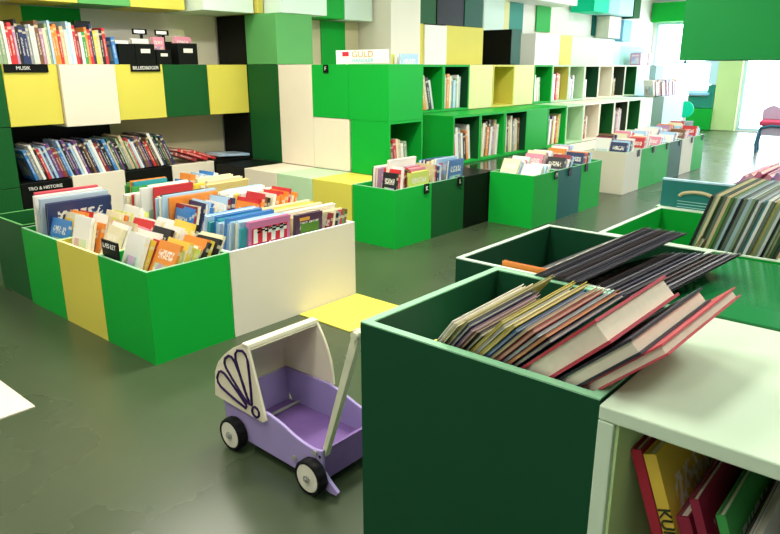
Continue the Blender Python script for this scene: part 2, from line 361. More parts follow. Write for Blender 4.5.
# fronts under the lower shelf
GL = 'cubes under the lower alcove bookshelf'
for x0, x1, mt, z1, lb in ((4.12, 5.0, 'black', 1.06, 'black cube with white lettering under the lower bookshelf at left'),
        (5.0, 6.0, 'cream', 1.09, 'cream cube between two black cubes under the lower bookshelf'),
        (6.0, 7.0, 'black', 1.06, 'plain black cube under the right end of the standing lower books'),
        (7.0, 8.0, 'cream', 1.06, 'cream cube carrying the fallen red books'),
        (8.0, 9.0, 'black', 1.06, 'black cube in the right corner of the alcove, carrying a flat blue book')):
    cube(x0, x1, 12.0, 12.98, 0, z1, mt, lb, GL)
a = MB().box(4.13, 6.3, 12.97, 13.03, 1.1, 1.99).obj('back_panel', 'black'); tag(a, 'black back panel, partly painted-in shadow, behind the lower row of leaning books', 'panel')  # panel colour takes in the shadow on its upper part
t1 = text_mesh('lettering', 'TRO & HISTORIE', 0.078, 'text', None, (4.52, 11.985, 0.955), FACE_NY)
tag(t1, 'white lettering TRO & HISTORIE on the black cube under the lower books', 'lettering')
l1 = MB().box(0, 0.70, -0.012, 0, -0.13, 0).obj('label_plate', 'black', loc=(4.14, 11.99, 3.0)); tag(l1, 'long black label reading MUSIK on the yellow cube at left', 'label', 'black labels under the upper bookshelf')
text_mesh('lettering', 'MUSIK', 0.08, 'text', l1, (0.30, -0.014, -0.065), FACE_NY)
l2 = MB().box(0, 0.60, -0.012, 0, -0.13, 0).obj('label_plate', 'black', loc=(6.33, 11.99, 3.0)); tag(l2, 'black label reading BILLEDBØGER on the yellow cube under the magazine files', 'label', 'black labels under the upper bookshelf')
text_mesh('lettering', 'BILLEDBØGER', 0.085, 'text', l2, (0.30, -0.014, -0.065), FACE_NY)
# books of the lower shelf: lean to the left
row('on the lower alcove shelf', 'hardbacks leaning on the lower alcove shelf', 4.42, 12.05, 1.07, 'x', 2.72, (0.5, 0.62), (0.52, 0.70), (0.032, 0.062), -17, DEEPS, 'hardback_book', 'hardback', True, jit=0.03, drift=-0.12)
for i, (xx, ln, t, h, c, k) in enumerate(((7.60, -70, 0.06, 0.56, 'dark red', 'lowest'), (7.86, -70, 0.06, 0.72, 'red', 'middle'), (8.06, -70, 0.05, 0.60, 'red', 'topmost'))):
    book('hardback_book', xx, 12.05, 1.075, 'x', t, h, 0.5, ln, c, '%s fallen hardback on the cream cube in the alcove, %s of three' % (c, {0: 'left', 1: 'middle', 2: 'right'}[i]), 'fallen red books in the alcove', printed=False)
book('picture_book', 8.97, 12.05, 1.07, 'x', 0.05, 0.80, 0.55, -86, 'light blue', 'light blue book lying flat on the black cube in the alcove corner', 'picture books lying flat')
# books of the upper shelf
up = ['white', 'grey-green', 'grey-green', 'white', 'red', 'red', 'mauve', 'black', 'navy', 'navy', 'grey', 'pale grey', 'pale grey', 'brown', 'mauve', 'cream', 'grey-green', 'light blue',
      'orange', 'orange', 'red', 'beige', 'pale grey', 'light blue', 'white', 'red', 'dark red', 'white', 'green', 'orange', 'red', 'navy', 'yellow', 'beige', 'black', 'red']
row('on the upper alcove shelf', 'hardbacks on the upper alcove shelf', 4.08, 12.06, 3.0, 'x', 1.92, (0.45, 0.58), (0.52, 0.70), (0.036, 0.062), -3, DARKS, 'hardback_book', 'hardback', True, jit=0.02, cols=up)
book('hardback_book', 6.08, 12.06, 3.0, 'x', 0.07, 0.47, 0.45, -5, 'blue', 'blue book at the right end of the upper shelf books, leaning left', 'hardbacks on the upper alcove shelf')
book('picture_book', 5.0, 12.70, 3.0, 'y', 0.04, 0.66, 0.42, 0, 'cream', 'large cream book facing out behind the upper shelf books', 'picture books standing behind the upper row')
book('picture_book', 5.62, 12.72, 3.0, 'y', 0.04, 0.72, 0.40, 0, 'light blue', 'large light blue book facing out behind the upper shelf books', 'picture books standing behind the upper row')
book('picture_book', 6.04, 12.74, 3.0, 'y', 0.04, 0.76, 0.30, 0, 'black', 'tall black book behind the red books of the upper shelf', 'picture books standing behind the upper row')
# magazine files with papers in them
def mag_file(x0, x1, h, label, white=True, lab=True):
    w = x1-x0; t = 0.02; d = 0.6
    b = MB().box(0, w, 0, t, 0, h).box(0, w, d-t, d, 0, h+0.04).box(0, t, t, d-t, 0, h).box(w-t, w, t, d-t, 0, h).box(t, w-t, t, d-t, 0, t)
    o = b.obj('magazine_file', 'black', loc=(x0, 12.06, 3.0), bevel=0.004); tag(o, label, 'magazine file', 'black magazine files on the upper shelf')
    if lab: MB().box(w*0.28, w*0.75, -0.006, 0, h*0.55, h*0.75).obj('paper_label', 'wallcream', o)
    return o
mag_file(6.17, 6.49, 0.36, 'plain black magazine file next to the blue book', lab=False)
mag_file(6.50, 6.90, 0.37, 'black magazine file under the left black sign clip')
mag_file(6.93, 7.24, 0.27, 'low black magazine file holding a pink and white booklet')
mag_file(7.40, 7.84, 0.40, 'black magazine file at the right end with a pale label')
for i, (x0, x1, h, c, lb) in enumerate(((6.20, 6.46, 0.40, 'white', 'white papers showing above the plain black magazine file'), (6.53, 6.87, 0.44, 'white', 'white booklets in the magazine file under the left sign clip'),
        (6.95, 7.20, 0.48, 'pink', 'pink and white booklet standing in the low magazine file'), (7.43, 7.80, 0.50, 'pink', 'pink booklet in the rightmost magazine file'))):
    book('booklet', x1-0.0, 12.20, 3.022, 'y', 0.10, h, x1-x0, 0, c, lb, 'booklets in the magazine files', 'booklet', parts=False)
book('picture_book', 8.0, 12.72, 3.0, 'y', 0.03, 0.68, 0.50, 0, 'cream', 'cream picture book leaning upright behind the rightmost magazine file', 'picture books standing behind the upper row')
for x0, lb in ((6.72, 'left black sign clip above the magazine files'), (7.22, 'right black sign clip above the magazine files')):
    o = MB().box(-0.15, 0.15, -0.015, 0.0, 0.54, 0.64).obj('sign_clip', 'black', loc=(x0, 12.24 if x0 < 7 else 12.3, 3.0)); tag(o, lb, 'sign holder', 'sign clips on the magazine files')
    MB().box(0.02, 0.07, 0.0, 0.03, 0.36 if x0 < 7 else 0.0, 0.60).obj('stem', 'black', o)
    MB().box(-0.12, 0.10, -0.02, -0.015, 0.56, 0.62).obj('paper_strip', 'wallwhite', o)

# coloured wall panels and right side of the alcove
GP = 'coloured wall panels'
def panel(x0, x1, y0, y1, z0, z1, mt, lb, grp=GP):
    o = MB().box(x0, x1, y0, y1, z0, z1).obj('wall_panel', mt); return tag(o, lb, 'wall panel', grp)
panel(3.5, 4.95, 13.0, 13.05, 3.0, 3.99, 'olive', 'yellow wall panel behind the leftmost upper books')
panel(4.95, 6.0, 13.0, 13.05, 3.0, 3.99, 'green', 'bright green wall panel behind the upper books')
panel(6.0, 8.97, 13.0, 13.05, 3.0, 5.0, 'wallcream', 'wide off-white wall panel behind the magazine files')
panel(6.3, 8.97, 13.0, 13.05, 1.1, 1.99, 'wallbeige', 'beige wall panel behind the fallen red books')
# upper row of cubes above the alcove, z 4..5
GT = 'cubes of the top row over the alcove'
cube(3.5, 4.55, 12.0, 12.98, 4.0, 5.0, 'cream', 'cream cube in the top left corner of the picture', GT)
cube(4.55, 5.5, 12.0, 12.98, 4.0, 5.0, 'yellow', 'yellow cube of the top row above the left upper books', GT)
cube(5.5, 6.47, 12.0, 12.98, 4.0, 5.0, 'midgreen', 'mid green cube of the top row between two yellow cubes', GT)
cube(6.47, 7.6, 12.0, 12.98, 4.0, 5.0, 'yellow', 'yellow cube of the top row left of the projecting mint cube', GT)
cube(7.74, 8.95, 11.6, 12.98, 4.0, 5.0, 'palemint', 'pale mint cube projecting from the top row over the alcove corner', GT)
cube(8.98, 9.12, 11.5, 12.98, 4.0, 5.0, 'olive', 'narrow yellow panel edge right of the projecting mint cube', GT)
cube(9.15, 10.45, 11.0, 11.98, 4.0, 5.0, 'palemint', 'pale mint cube on top of the dark green corner pillar', GT)
cube(10.5, 11.5, 11.5, 12.5, 4.0, 5.0, 'green', 'bright green cube of the top row hanging over the green wall strip', GT)
cube(11.5, 12.46, 11.5, 12.5, 4.0, 5.0, 'palemint', 'pale mint cube of the top row right of the bright green one', GT)
# pillar of cubes x 9..10
GS = 'cubes of the corner pillar'
cube(9.0, 10.0, 12.02, 12.98, 3.0, 4.0, 'black', 'black cube face at the right end of the upper alcove', GS)
cube(9.0, 10.0, 12.02, 12.98, 1.0, 3.0, 'black', 'tall black face at the right end of the lower alcove', GS)
cube(9.0, 10.0, 11.0, 12.0, 3.0, 4.0, 'midgreen', 'weathered mid green cube on top of the corner pillar', GS)
cube(9.0, 10.0, 11.0, 12.0, 1.0, 3.0, 'darkgreen', 'tall dark green cube under the mid green one in the corner pillar', GS)
cube(9.0, 10.0, 10.0, 11.0, 1.0, 3.0, 'cream', 'tall cream cube between the dark green pillar and the green cubes', GS)
cube(9.0, 10.0, 9.0, 10.0, 1.0, 2.0, 'cream', 'cream cube under the green cube with a small black label', GS)
GG = 'bright green cubes of the big green block'
cube(9.0, 10.0, 9.0, 10.0, 2.0, 3.0, 'green', 'bright green cube with a small black label on its top edge', GG)
ob = crate(9.0, 10.0, 8.0, 9.0, 3.0, 'green', 'bright green open cube holding the large flat comics, top of the green block', GG, floor_z=0.55, z0=2.0, rim='rimgreen')
shelf_cube(9.0, 8.0, 1.0, 'green', 'bright green shelf cube with a few books at the bottom of the green block', 'bright green shelf cubes', back='deep')
tagplate((8.99, 9.58, 2.92), 'small black label on the upper green cube of the corner block', 'F', 0.13, 0.15, 'nx')
# things on top of the green block: open comics
def flatbook(x, y, z, wx, wy, h, rot, mat, label, grp, tilt=(0, 0)):
    b = MB().box(0, wx, 0, wy, 0, 0.012).box(0, wx, 0, wy, h-0.012, h).box(0, wx, wy-0.012, wy, 0.012, h-0.012)
    o = b.obj('picture_book', mat, loc=(x, y, z), rot=(tilt[0], tilt[1], rot)); tag(o, label, 'book', grp)
    MB().box(0.012, wx-0.012, 0.012, wy-0.013, 0.013, h-0.013).obj('pages', 'paper', o)
    return o
gb = MB().box(0, 1.0, -0.02, 0, 0, 0.25).box(0, 1.0, 0.03, 0.05, 0, 0.25).box(0, 1.0, 0, 0.03, 0, 0.02).obj('picture_book', 'wallwhite', loc=(9.10, 9.40, 3.002), rot=(0, math.radians(-1.5), math.radians(-48)))
tag(gb, 'white comic with orange GULD title standing on top of the green block', 'book', 'comics on top of the green block')
MB().box(0.015, 0.985, 0.001, 0.029, 0.02, 0.24).obj('pages', 'paper', gb)
text_mesh('title', 'GULD', 0.155, 'orange', gb, (0.50, -0.022, 0.165), FACE_NY)
text_mesh('subtitle', 'HANDLER', 0.09, 'aqua', gb, (0.50, -0.022, 0.055), FACE_NY)
MB().box(0.12, 0.24, -0.024, -0.02, 0.14, 0.22).obj('cover_picture', 'red', gb)
for i, (y, t, c, ln) in enumerate(((8.10, 0.05, 'light blue', 14), (8.20, 0.05, 'white', 14), (8.30, 0.04, 'lime', 14))):
    book('picture_book', 9.93, y, 2.56, 'y', t, 0.62, 0.5, -2, c, '%s comic standing in the top green cube, %s' % (c, ('nearest the front', 'in the middle', 'behind the white one')[i]), 'comics in the top green cube', parts=True)

# low row x = 8, z 0..1 : cream, mint, yellow
GR = 'low cubes in front of the cream pillar'
cube(8.0, 9.0, 11.0, 11.96, 0, 1.0, 'black', 'black low cube in the corner between the alcove and the cream low cube', GR)
cube(8.0, 9.0, 10.0, 11.0, 0, 1.0, 'cream', 'cream low cube between the black low cube and the mint one', GR)
cube(8.0, 9.0, 9.0, 10.0, 0, 1.0, 'mint', 'mint green low cube between the cream and the yellow low cubes', GR)
cube(8.0, 9.0, 8.0, 9.0, 0, 1.0, 'yellow', 'yellow low cube beside the green crate under the block', GR)

# ================================================================ BIG ISLAND OF CRATES AT LEFT
AX, AY = 2.90, 5.91
GA = 'crates of the left book island'
crate(AX, AX+1, AY, AY+1, 1.0, 'green', 'bright green corner crate full of books, front of the left island', GA)
crate(AX, AX+1, AY+1, AY+2, 1.0, 'yellow', 'yellow crate between two green crates in the left island', GA, rim='paleyellow')
crate(AX, AX+1, AY+2, AY+3, 1.0, 'green', 'bright green crate at the left end of the left island', GA)
crate(AX+1, AX+3, AY, AY+1, 1.0, 'cream', 'long cream crate on the right side of the left island', GA, rim='wallwhite')
crate(AX+1, AX+2, AY+1, AY+2, 1.0, 'green', 'green crate in the middle of the left island', GA, floor_z=0.61)
crate(AX+2, AX+3, AY+1, AY+2, 1.0, 'cream', 'cream crate behind the right end of the long cream crate', GA, floor_z=0.61, rim='wallwhite')
crate(AX+1, AX+2, AY+2, AY+3, 1.0, 'green', 'green crate at the back of the left island, middle', GA, floor_z=0.61)
crate(AX+2, AX+3, AY+2, AY+3, 1.0, 'green', 'green crate at the back right corner of the left island', GA, floor_z=0.61)
crate(AX+0.02, AX+1, AY+3.02, AY+4, 1.02, 'darkgreen', 'empty dark green crate at the left end beyond the bright green crate', GA, rim='midgreen')
fz = 0.56
GB = 'picture books in the left island'
fz2 = 0.62
R_ = dict(name='picture_book', kind='picture book', jumble=6.0, fill=True)
row('front row of the corner crate', GB, AX+0.12, AY+0.06, fz, 'x', 0.62, (0.36, 0.42), (0.58, 0.70), (0.030, 0.062), 30, cols=['orange', 'lime', 'cream', 'yellow', 'white', 'lime', 'black'], **R_)
row('rear row of the corner crate', GB, AX+0.06, AY+0.52, fz, 'x', 0.70, (0.34, 0.40), (0.62, 0.76), (0.028, 0.058), 25, cols=['white', 'yellow', 'red', 'white', 'black', 'pink', 'cream', 'orange'], **R_)
row('front row of the yellow crate', GB, AX+0.06, AY+1.06, fz, 'x', 0.72, (0.36, 0.42), (0.62, 0.74), (0.028, 0.058), 25, cols=['cream', 'white', 'black', 'cream', 'beige', 'orange', 'white', 'pink', 'red', 'white'], **R_)
row('rear row of the yellow crate', GB, AX+0.06, AY+1.52, fz, 'x', 0.70, (0.34, 0.40), (0.66, 0.80), (0.028, 0.058), 17, cols=['white', 'cream', 'orange', 'white', 'beige', 'pink', 'lime', 'cream', 'orange'], **R_)
row('front row of the left green crate', GB, AX+0.06, AY+2.06, fz, 'x', 0.62, (0.36, 0.42), (0.60, 0.70), (0.028, 0.058), 18, cols=['blue', 'yellow', 'grey-green', 'cream', 'orange', 'cream', 'red', 'yellow', 'green'], **R_)
book('picture_book', AX+0.95, AY+2.54, fz, 'y', 0.05, 0.80, 0.82, -8, 'navy', 'wide navy picture book facing out in the left green crate', GB)
book('picture_book', AX+0.95, AY+2.62, fz, 'y', 0.05, 0.86, 0.86, -8, 'light blue', 'wide pale blue picture book behind the navy one, left green crate', GB, hexa='#B7C6D6')
book('picture_book', AX+0.93, AY+2.70, fz, 'y', 0.05, 0.88, 0.86, -6, 'white', 'wide white picture book near the back of the left green crate', GB)
book('picture_book', AX+0.93, AY+2.78, fz, 'y', 0.05, 0.90, 0.80, -4, 'pink', 'wide rose-red picture book at the back of the left green crate', GB, hexa='#D85866')
# long cream crate: books facing -y
book('picture_book', AX+1.92, AY+0.10, fz, 'y', 0.045, 0.72, 0.62, -6, 'pink', 'pink picture book with chequered star cover in the long cream crate', GB, hexa='#D079A8', printed=False, spine='hi')
row('left front row of the long cream crate', GB, AX+1.93, AY+0.17, fz, 'y', 0.72, (0.66, 0.74), (0.64, 0.76), (0.03, 0.055), -10, cols=['teal', 'light blue', 'cream', 'light blue', 'white', 'light blue', 'blue', 'white', 'light blue'], spine='hi', **R_)
book('picture_book', AX+2.46, AY+0.10, fz, 'y', 0.05, 0.68, 0.44, -5, 'brown', 'brown picture book with green cover picture in the long cream crate', GB, spine='hi', printed=False, hexa='#54304E')
row('right front row of the long cream crate', GB, AX+2.90, AY+0.20, fz, 'y', 0.70, (0.78, 0.86), (0.60, 0.69), (0.03, 0.055), -8, cols=['cream', 'yellow', 'cream', 'white', 'yellow', 'dark red', 'cream', 'beige'], spine='hi', **R_)
row('at the right of the long cream crate', GB, AX+2.50, AY+0.05, fz, 'x', 0.36, (0.10, 0.13), (0.60, 0.66), (0.03, 0.05), 12, cols=['dark red', 'cream', 'black', 'grey', 'red', 'green', 'brown'], name='picture_book', kind='thin book', jit=0.0)
row('front row of the middle green crate', GB, AX+1.06, AY+1.05, fz2, 'x', 0.72, (0.36, 0.42), (0.64, 0.78), (0.028, 0.055), 14, cols=['blue', 'blue', 'dark red', 'cream', 'white', 'navy', 'white', 'light blue'], **R_)
row('rear row of the middle green crate', GB, AX+1.92, AY+1.52, fz2, 'y', 0.40, (0.60, 0.80), (0.70, 0.84), (0.03, 0.05), -6, cols=['orange', 'light blue', 'white', 'black', 'light blue'], spine='hi', **R_)
row('front row of the right cream crate', GB, AX+2.06, AY+1.05, fz2, 'x', 0.72, (0.36, 0.42), (0.62, 0.74), (0.03, 0.055), 16, cols=['orange', 'red', 'orange', 'red', 'brown', 'black', 'cream', 'white', 'orange'], **R_)
row('rear row of the right cream crate', GB, AX+2.92, AY+1.52, fz2, 'y', 0.40, (0.6, 0.8), (0.60, 0.70), (0.05, 0.07), -6, cols=['white', 'yellow', 'white', 'light blue'], **R_)
row('front row of the back middle crate', GB, AX+1.92, AY+2.08, fz2, 'y', 0.44, (0.55, 0.80), (0.70, 0.86), (0.03, 0.05), -8, cols=['cream', 'red', 'white', 'white'], spine='hi', **R_)
row('rear row of the back middle crate', GB, AX+1.90, AY+2.60, fz2, 'y', 0.34, (0.40, 0.62), (0.74, 0.88), (0.03, 0.05), -5, cols=['green', 'teal', 'orange'], spine='hi', **R_)
book('picture_book', AX+2.80, AY+2.08, fz2, 'y', 0.06, 0.78, 0.70, -10, 'beige', 'wide beige picture book facing out in the back right green crate', GB, hexa='#D8BC72')
row('front row of the back right crate', GB, AX+2.85, AY+2.20, fz2, 'y', 0.34, (0.60, 0.75), (0.68, 0.80), (0.05, 0.07), -6, cols=['cream', 'white', 'yellow'], spine='hi', **R_)
row('rear row of the back right crate', GB, AX+2.06, AY+2.60, fz2, 'x', 0.60, (0.28, 0.32), (0.74, 0.84), (0.05, 0.08), 10, cols=['blue', 'orange', 'red', 'white', 'light blue', 'white'], **R_)
# printed covers of the two facing books
st = [o for o in COL.objects if o.get('label', '').startswith('pink picture book with chequered')][0]
def onface(name, mb, mt, par): return mb.obj(name, mt, par)
f0 = -0.004
onface('cover_picture', MB().box(f0, 0, 0.05, 0.57, 0.30, 0.64), 'red', st)
cp = MB()
for i in range(4): cp.box(f0-0.002, f0, 0.10+i*0.13, 0.16+i*0.13, 0.46, 0.63)
cp.box(f0-0.002, f0, 0.06, 0.34, 0.56, 0.62)
onface('cover_stripes', cp, 'white', st)
onface('cover_field', MB().box(f0-0.003, f0-0.0005, 0.08, 0.50, 0.30, 0.45), 'navy', st)
pts = []
for i in range(10):
    r = 0.085 if i % 2 == 0 else 0.036; t = math.pi/2+i*math.pi/5
    pts.append((0.31+r*math.cos(t), 0.385+r*math.sin(t)))
onface('cover_star', MB().prism(pts, 'x', f0-0.005, f0-0.003), 'white', st)
ck = MB()
for i in range(8):
    for j in range(3):
        if (i+j) % 2: ck.box(f0-0.004, f0-0.002, 0.06+i*0.055, 0.115+i*0.055, 0.58+j*0.02, 0.60+j*0.02)
onface('cover_checks', ck, 'black', st)
bb = [o for o in COL.objects if o.get('label', '').startswith('brown picture book with green')][0]
onface('cover_picture', MB().box(f0, 0, 0.06, 0.36, 0.34, 0.56), 'grassprint', bb)
onface('cover_title', MB().box(f0, 0, 0.22, 0.38, 0.60, 0.64), 'orange', bb)
# black divider sign in the front crate
ds = MB().box(-0.17, 0.17, -0.01, 0.01, 0, 0.62).obj('divider_sign', 'black', loc=(AX+0.07, AY+0.82, fz), rot=(0, 0, -RX)); tag(ds, 'black divider sign with white lettering at the rim of the corner crate', 'sign')
text_mesh('lettering', 'LÆS LET', 0.075, 'text', ds, (0, -0.012, 0.56), FACE_NY)

fz = 0.56
# ================================================================ MIDDLE LOW ROW ALONG THE BACK (y 7..8)
GM = 'low crates and cubes along the back shelves'
crate(8.0, 9.0, 7.0, 7.98, 1.0, 'green', 'bright green crate of books at the foot of the big green block', GM)
crate(9.0, 10.0, 7.0, 7.98, 1.0, 'darkgreen', 'dark green crate right of the crate at the green block', GM)
cube(10.0, 11.0, 7.0, 7.98, 0, 1.0, 'black', 'blackish low cube with glossy top left of the standing green crate', GM)
for i in range(4):
    cube(11.0+i, 12.0+i, 7.0, 7.98, 0, 1.0, 'brown', 'glossy dark low cube under the green shelves, %s from the left' % ORD[i], 'glossy dark low cubes')
for i in range(8):
    cube(15.0+i, 16.0+i, 7.12, 7.98, 0, 1.0, 'cream', 'cream low cube under the far shelves, %s from the left' % ORD[i], 'cream low cubes')
G2 = 'picture books in the crate at the green block'
k = dict(name='picture_book', kind='picture book', parts=True)
book('picture_book', 8.90, 7.40, fz, 'y', 0.05, 0.90, 0.72, -8, 'white', 'large white picture book with red edge in the crate at the green block', G2)
row('left side, crate at the green block', G2, 8.06, 7.40-0.35, fz, 'x', 0.45, (0.30, 0.34), (0.66, 0.80), (0.04, 0.06), 8, cols=['black', 'red', 'white', 'red', 'black', 'brown', 'red'], **k)
book('picture_book', 8.94, 7.06, fz, 'y', 0.06, 0.68, 0.55, -4, 'lime', 'lime green picture book facing out at the front, crate at the green block', G2, spine='hi')
row('behind the lime one, crate at the green block', G2, 8.94, 7.18, fz, 'y', 0.20, (0.36, 0.42), (0.66, 0.78), (0.05, 0.07), -6, cols=['pink', 'red', 'mauve'], spine='hi', **k)
row('at the back, crate at the green block', G2, 8.93, 7.60, fz, 'y', 0.30, (0.6, 0.7), (0.72, 0.84), (0.05, 0.07), -4, cols=['mauve', 'white', 'black'], **k)
G3 = 'picture books in the dark green crate'
row('in the dark green crate', G3, 9.06, 7.06, fz, 'x', 0.38, (0.36, 0.42), (0.68, 0.74), (0.045, 0.07), 4, cols=['beige', 'red', 'navy', 'light blue', 'red', 'mauve'], **k)
book('picture_book', 9.95, 7.06, fz, 'y', 0.05, 0.78, 0.46, -5, 'blue', 'blue and white picture book facing out in the dark green crate', G3, hexa='#4E76AE')
row('behind the blue one, dark green crate', G3, 9.95, 7.20, fz, 'y', 0.60, (0.6, 0.74), (0.72, 0.84), (0.05, 0.08), -5, cols=['light blue', 'cream', 'beige', 'navy', 'blue', 'mauve'], **k)
# crates group C (x from 10.83)
CX = 10.83
GC = 'group of three crates standing in the aisle'
crate(CX, CX+1, 6.01, 6.98, 1.0, 'green', 'bright green crate at the left of the group of three', GC)
crate(CX+1, CX+2, 6.01, 6.98, 1.0, 'bluegreen', 'dark blue-green crate in the middle of the group of three', GC)
crate(CX+2, CX+3, 6.01, 6.98, 1.0, 'green', 'bright green crate at the right of the group of three', GC)
G4 = 'picture books in the group of three crates'
k2 = dict(name='picture_book', kind='picture book', parts=False)
row('left crate of three, near side', G4, CX+0.06, 6.06, fz, 'x', 0.44, (0.38, 0.42), (0.60, 0.68), (0.05, 0.08), 35, cols=['white', 'cream', 'light blue', 'white', 'orange'], **k2)
row('left crate of three, far side', G4, CX+0.06, 6.52, fz, 'x', 0.44, (0.36, 0.40), (0.66, 0.76), (0.05, 0.08), 30, cols=['cream', 'light blue', 'white', 'pink', 'white'], **k2)
row('middle crate of three, near side', G4, CX+1.06, 6.06, fz, 'x', 0.52, (0.38, 0.42), (0.64, 0.74), (0.05, 0.07), 28, cols=['black', 'mauve', 'white', 'dark red', 'navy', 'light blue'], **k2)
row('middle crate of three, far side', G4, CX+1.06, 6.52, fz, 'x', 0.52, (0.38, 0.42), (0.68, 0.78), (0.05, 0.07), 24, cols=['pink', 'cream', 'mauve', 'white', 'white', 'light blue'], **k2)
row('right crate of three, near side', G4, CX+2.06, 6.06, fz, 'x', 0.52, (0.38, 0.42), (0.64, 0.72), (0.05, 0.07), 15, cols=['navy', 'red', 'orange', 'brown', 'white', 'light blue'], **k2)
row('right crate of three, far side', G4, CX+2.06, 6.52, fz, 'x', 0.52, (0.38, 0.42), (0.68, 0.78), (0.05, 0.07), 18, cols=['orange', 'white', 'mauve', 'white', 'light blue'], **k2)
# crates group D (x from 15.38)
DX = 15.38
GD_ = 'long far group of crates beside the aisle'
cols_d = ('cream', 'green', 'green', 'forest', 'cream', 'green')
names_d = ('cream crate at the near end of the far group', 'bright green crate next to the cream end crate of the far group', 'second bright green crate of the far group',
           'dark green crate of the far group, before the cream one', 'cream crate between dark and bright green in the far group', 'green crate at the far end of the far group')
for i, (c, n_) in enumerate(zip(cols_d, names_d)):
    crate(DX+i, DX+i+1, 6.11, 7.08, 1.0, c, n_, GD_, rim='rimpale')
cd = [['navy', 'light blue', 'brown', 'black', 'dark red', 'white'], ['red', 'pink', 'orange', 'white', 'pink', 'cream'], ['pink', 'white', 'mauve', 'white', 'light blue', 'white'],
      ['white', 'light blue', 'mauve', 'navy', 'white'], ['brown', 'pink', 'orange', 'white', 'mauve'], ['red', 'pink', 'white', 'cream', 'light blue']]
wh = ('first', 'second', 'third', 'fourth', 'fifth', 'sixth')
for i, cs in enumerate(cd):
    row('near side, %s crate of the far group' % wh[i], 'picture books in the far group of crates', DX+i+0.06, 6.16, fz, 'x', 0.60, (0.38, 0.42), (0.64, 0.74), (0.05, 0.08), (14, 20, 34, 28, 24, 20)[i], cols=cs, **k2)
    row('far side, %s crate of the far group' % wh[i], 'picture books in the far group of crates', DX+i+0.06, 6.60, fz, 'x', 0.60, (0.38, 0.42), (0.70, 0.84), (0.05, 0.08), (16, 18, 28, 26, 22, 14)[i], cols=cs[::-1], **k2)
# small black plates near the crate rims
tl = [(8.83, 6.99, 'K', 'on the crate at the green block'), (9.83, 6.99, 'L', 'on the dark green crate'), (CX+0.86, 6.0, 'M', 'on the left crate of the group of three'),
      (CX+1.45, 6.0, '', 'on the middle crate of the group of three'), (CX+2.2, 6.0, '', 'on the right crate of the group of three')]
tl += [(DX+i+0.78, 6.10, '', 'on the %s crate of the far group' % wh[i]) for i in range(6)]
for x, y, b_, where in tl:
    tagplate((x, y, 0.93), 'small black label plate ' + where, b_, 0.13, 0.17)

# ================================================================ BACK SHELVES
# tier 2 (z 1..2, front y = 8) and tier 3 (z 2..3, front y = 9)
GSH = 'shelf cubes of the back wall'
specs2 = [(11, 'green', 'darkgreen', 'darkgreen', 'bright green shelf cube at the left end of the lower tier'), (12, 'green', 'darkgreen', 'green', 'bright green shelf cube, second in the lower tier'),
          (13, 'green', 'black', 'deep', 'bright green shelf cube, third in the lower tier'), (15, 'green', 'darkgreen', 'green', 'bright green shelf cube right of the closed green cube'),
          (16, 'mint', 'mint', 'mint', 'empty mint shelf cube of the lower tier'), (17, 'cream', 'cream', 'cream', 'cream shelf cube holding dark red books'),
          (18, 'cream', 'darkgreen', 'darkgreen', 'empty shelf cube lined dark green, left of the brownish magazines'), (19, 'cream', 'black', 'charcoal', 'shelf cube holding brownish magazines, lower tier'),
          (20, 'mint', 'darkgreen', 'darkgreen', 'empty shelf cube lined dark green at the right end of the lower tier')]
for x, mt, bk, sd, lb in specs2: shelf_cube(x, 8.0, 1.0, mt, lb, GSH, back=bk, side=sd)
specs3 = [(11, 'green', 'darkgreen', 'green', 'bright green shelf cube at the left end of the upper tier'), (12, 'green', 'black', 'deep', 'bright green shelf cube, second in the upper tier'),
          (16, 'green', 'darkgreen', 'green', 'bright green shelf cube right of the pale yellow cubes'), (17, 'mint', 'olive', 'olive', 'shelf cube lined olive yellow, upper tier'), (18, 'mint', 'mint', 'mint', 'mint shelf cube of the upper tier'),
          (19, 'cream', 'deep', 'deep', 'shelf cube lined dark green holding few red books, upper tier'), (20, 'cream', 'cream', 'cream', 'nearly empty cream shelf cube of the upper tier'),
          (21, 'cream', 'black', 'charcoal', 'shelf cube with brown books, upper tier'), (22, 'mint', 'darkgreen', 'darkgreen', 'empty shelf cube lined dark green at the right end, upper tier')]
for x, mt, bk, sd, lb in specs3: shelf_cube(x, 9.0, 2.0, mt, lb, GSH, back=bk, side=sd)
# side walls and coloured innards seen through the openings are the cubes' own walls
cube(14, 15, 8.0, 8.98, 1, 2, 'green', 'closed bright green cube between the shelf cubes of the lower tier', GSH)
cube(21, 22, 8.0, 8.98, 1, 2, 'palemint', 'white closed cube of the lower tier behind the far crates', GSH)
cube(22, 23, 8.0, 8.98, 1, 2, 'darkgreen', 'dark green closed cube of the lower tier behind the far crates', GSH)
cube(23, 25, 8.0, 8.98, 1, 2, 'paleblue', 'pale blue closed cube at the far end of the lower tier', GSH)
cube(13, 14, 9.0, 9.98, 2, 3, 'paleyellow', 'pale yellow closed cube left of the yellow niche', GSH)
shelf_cube(14, 9.0, 2.0, 'yellow', 'yellow niche cube, empty, between two pale yellow cubes', GSH, back='yellow')
cube(15, 16, 9.0, 9.98, 2, 3, 'paleyellow', 'pale yellow closed cube right of the yellow niche', GSH)
cube(23, 24.15, 9.0, 9.98, 2, 3, 'paleblue', 'pale blue cube behind the books on the far shelf top', GSH)
cube(24.15, 24.75, 9.0, 9.98, 2, 3, 'forest', 'narrow dark cube behind the books on the far shelf top', GSH)
cube(24.75, 25.5, 9.0, 9.98, 2, 3, 'skyblue', 'sky blue cube beside the far window', GSH)
kk = dict(name='hardback_book', kind='book', parts=False)
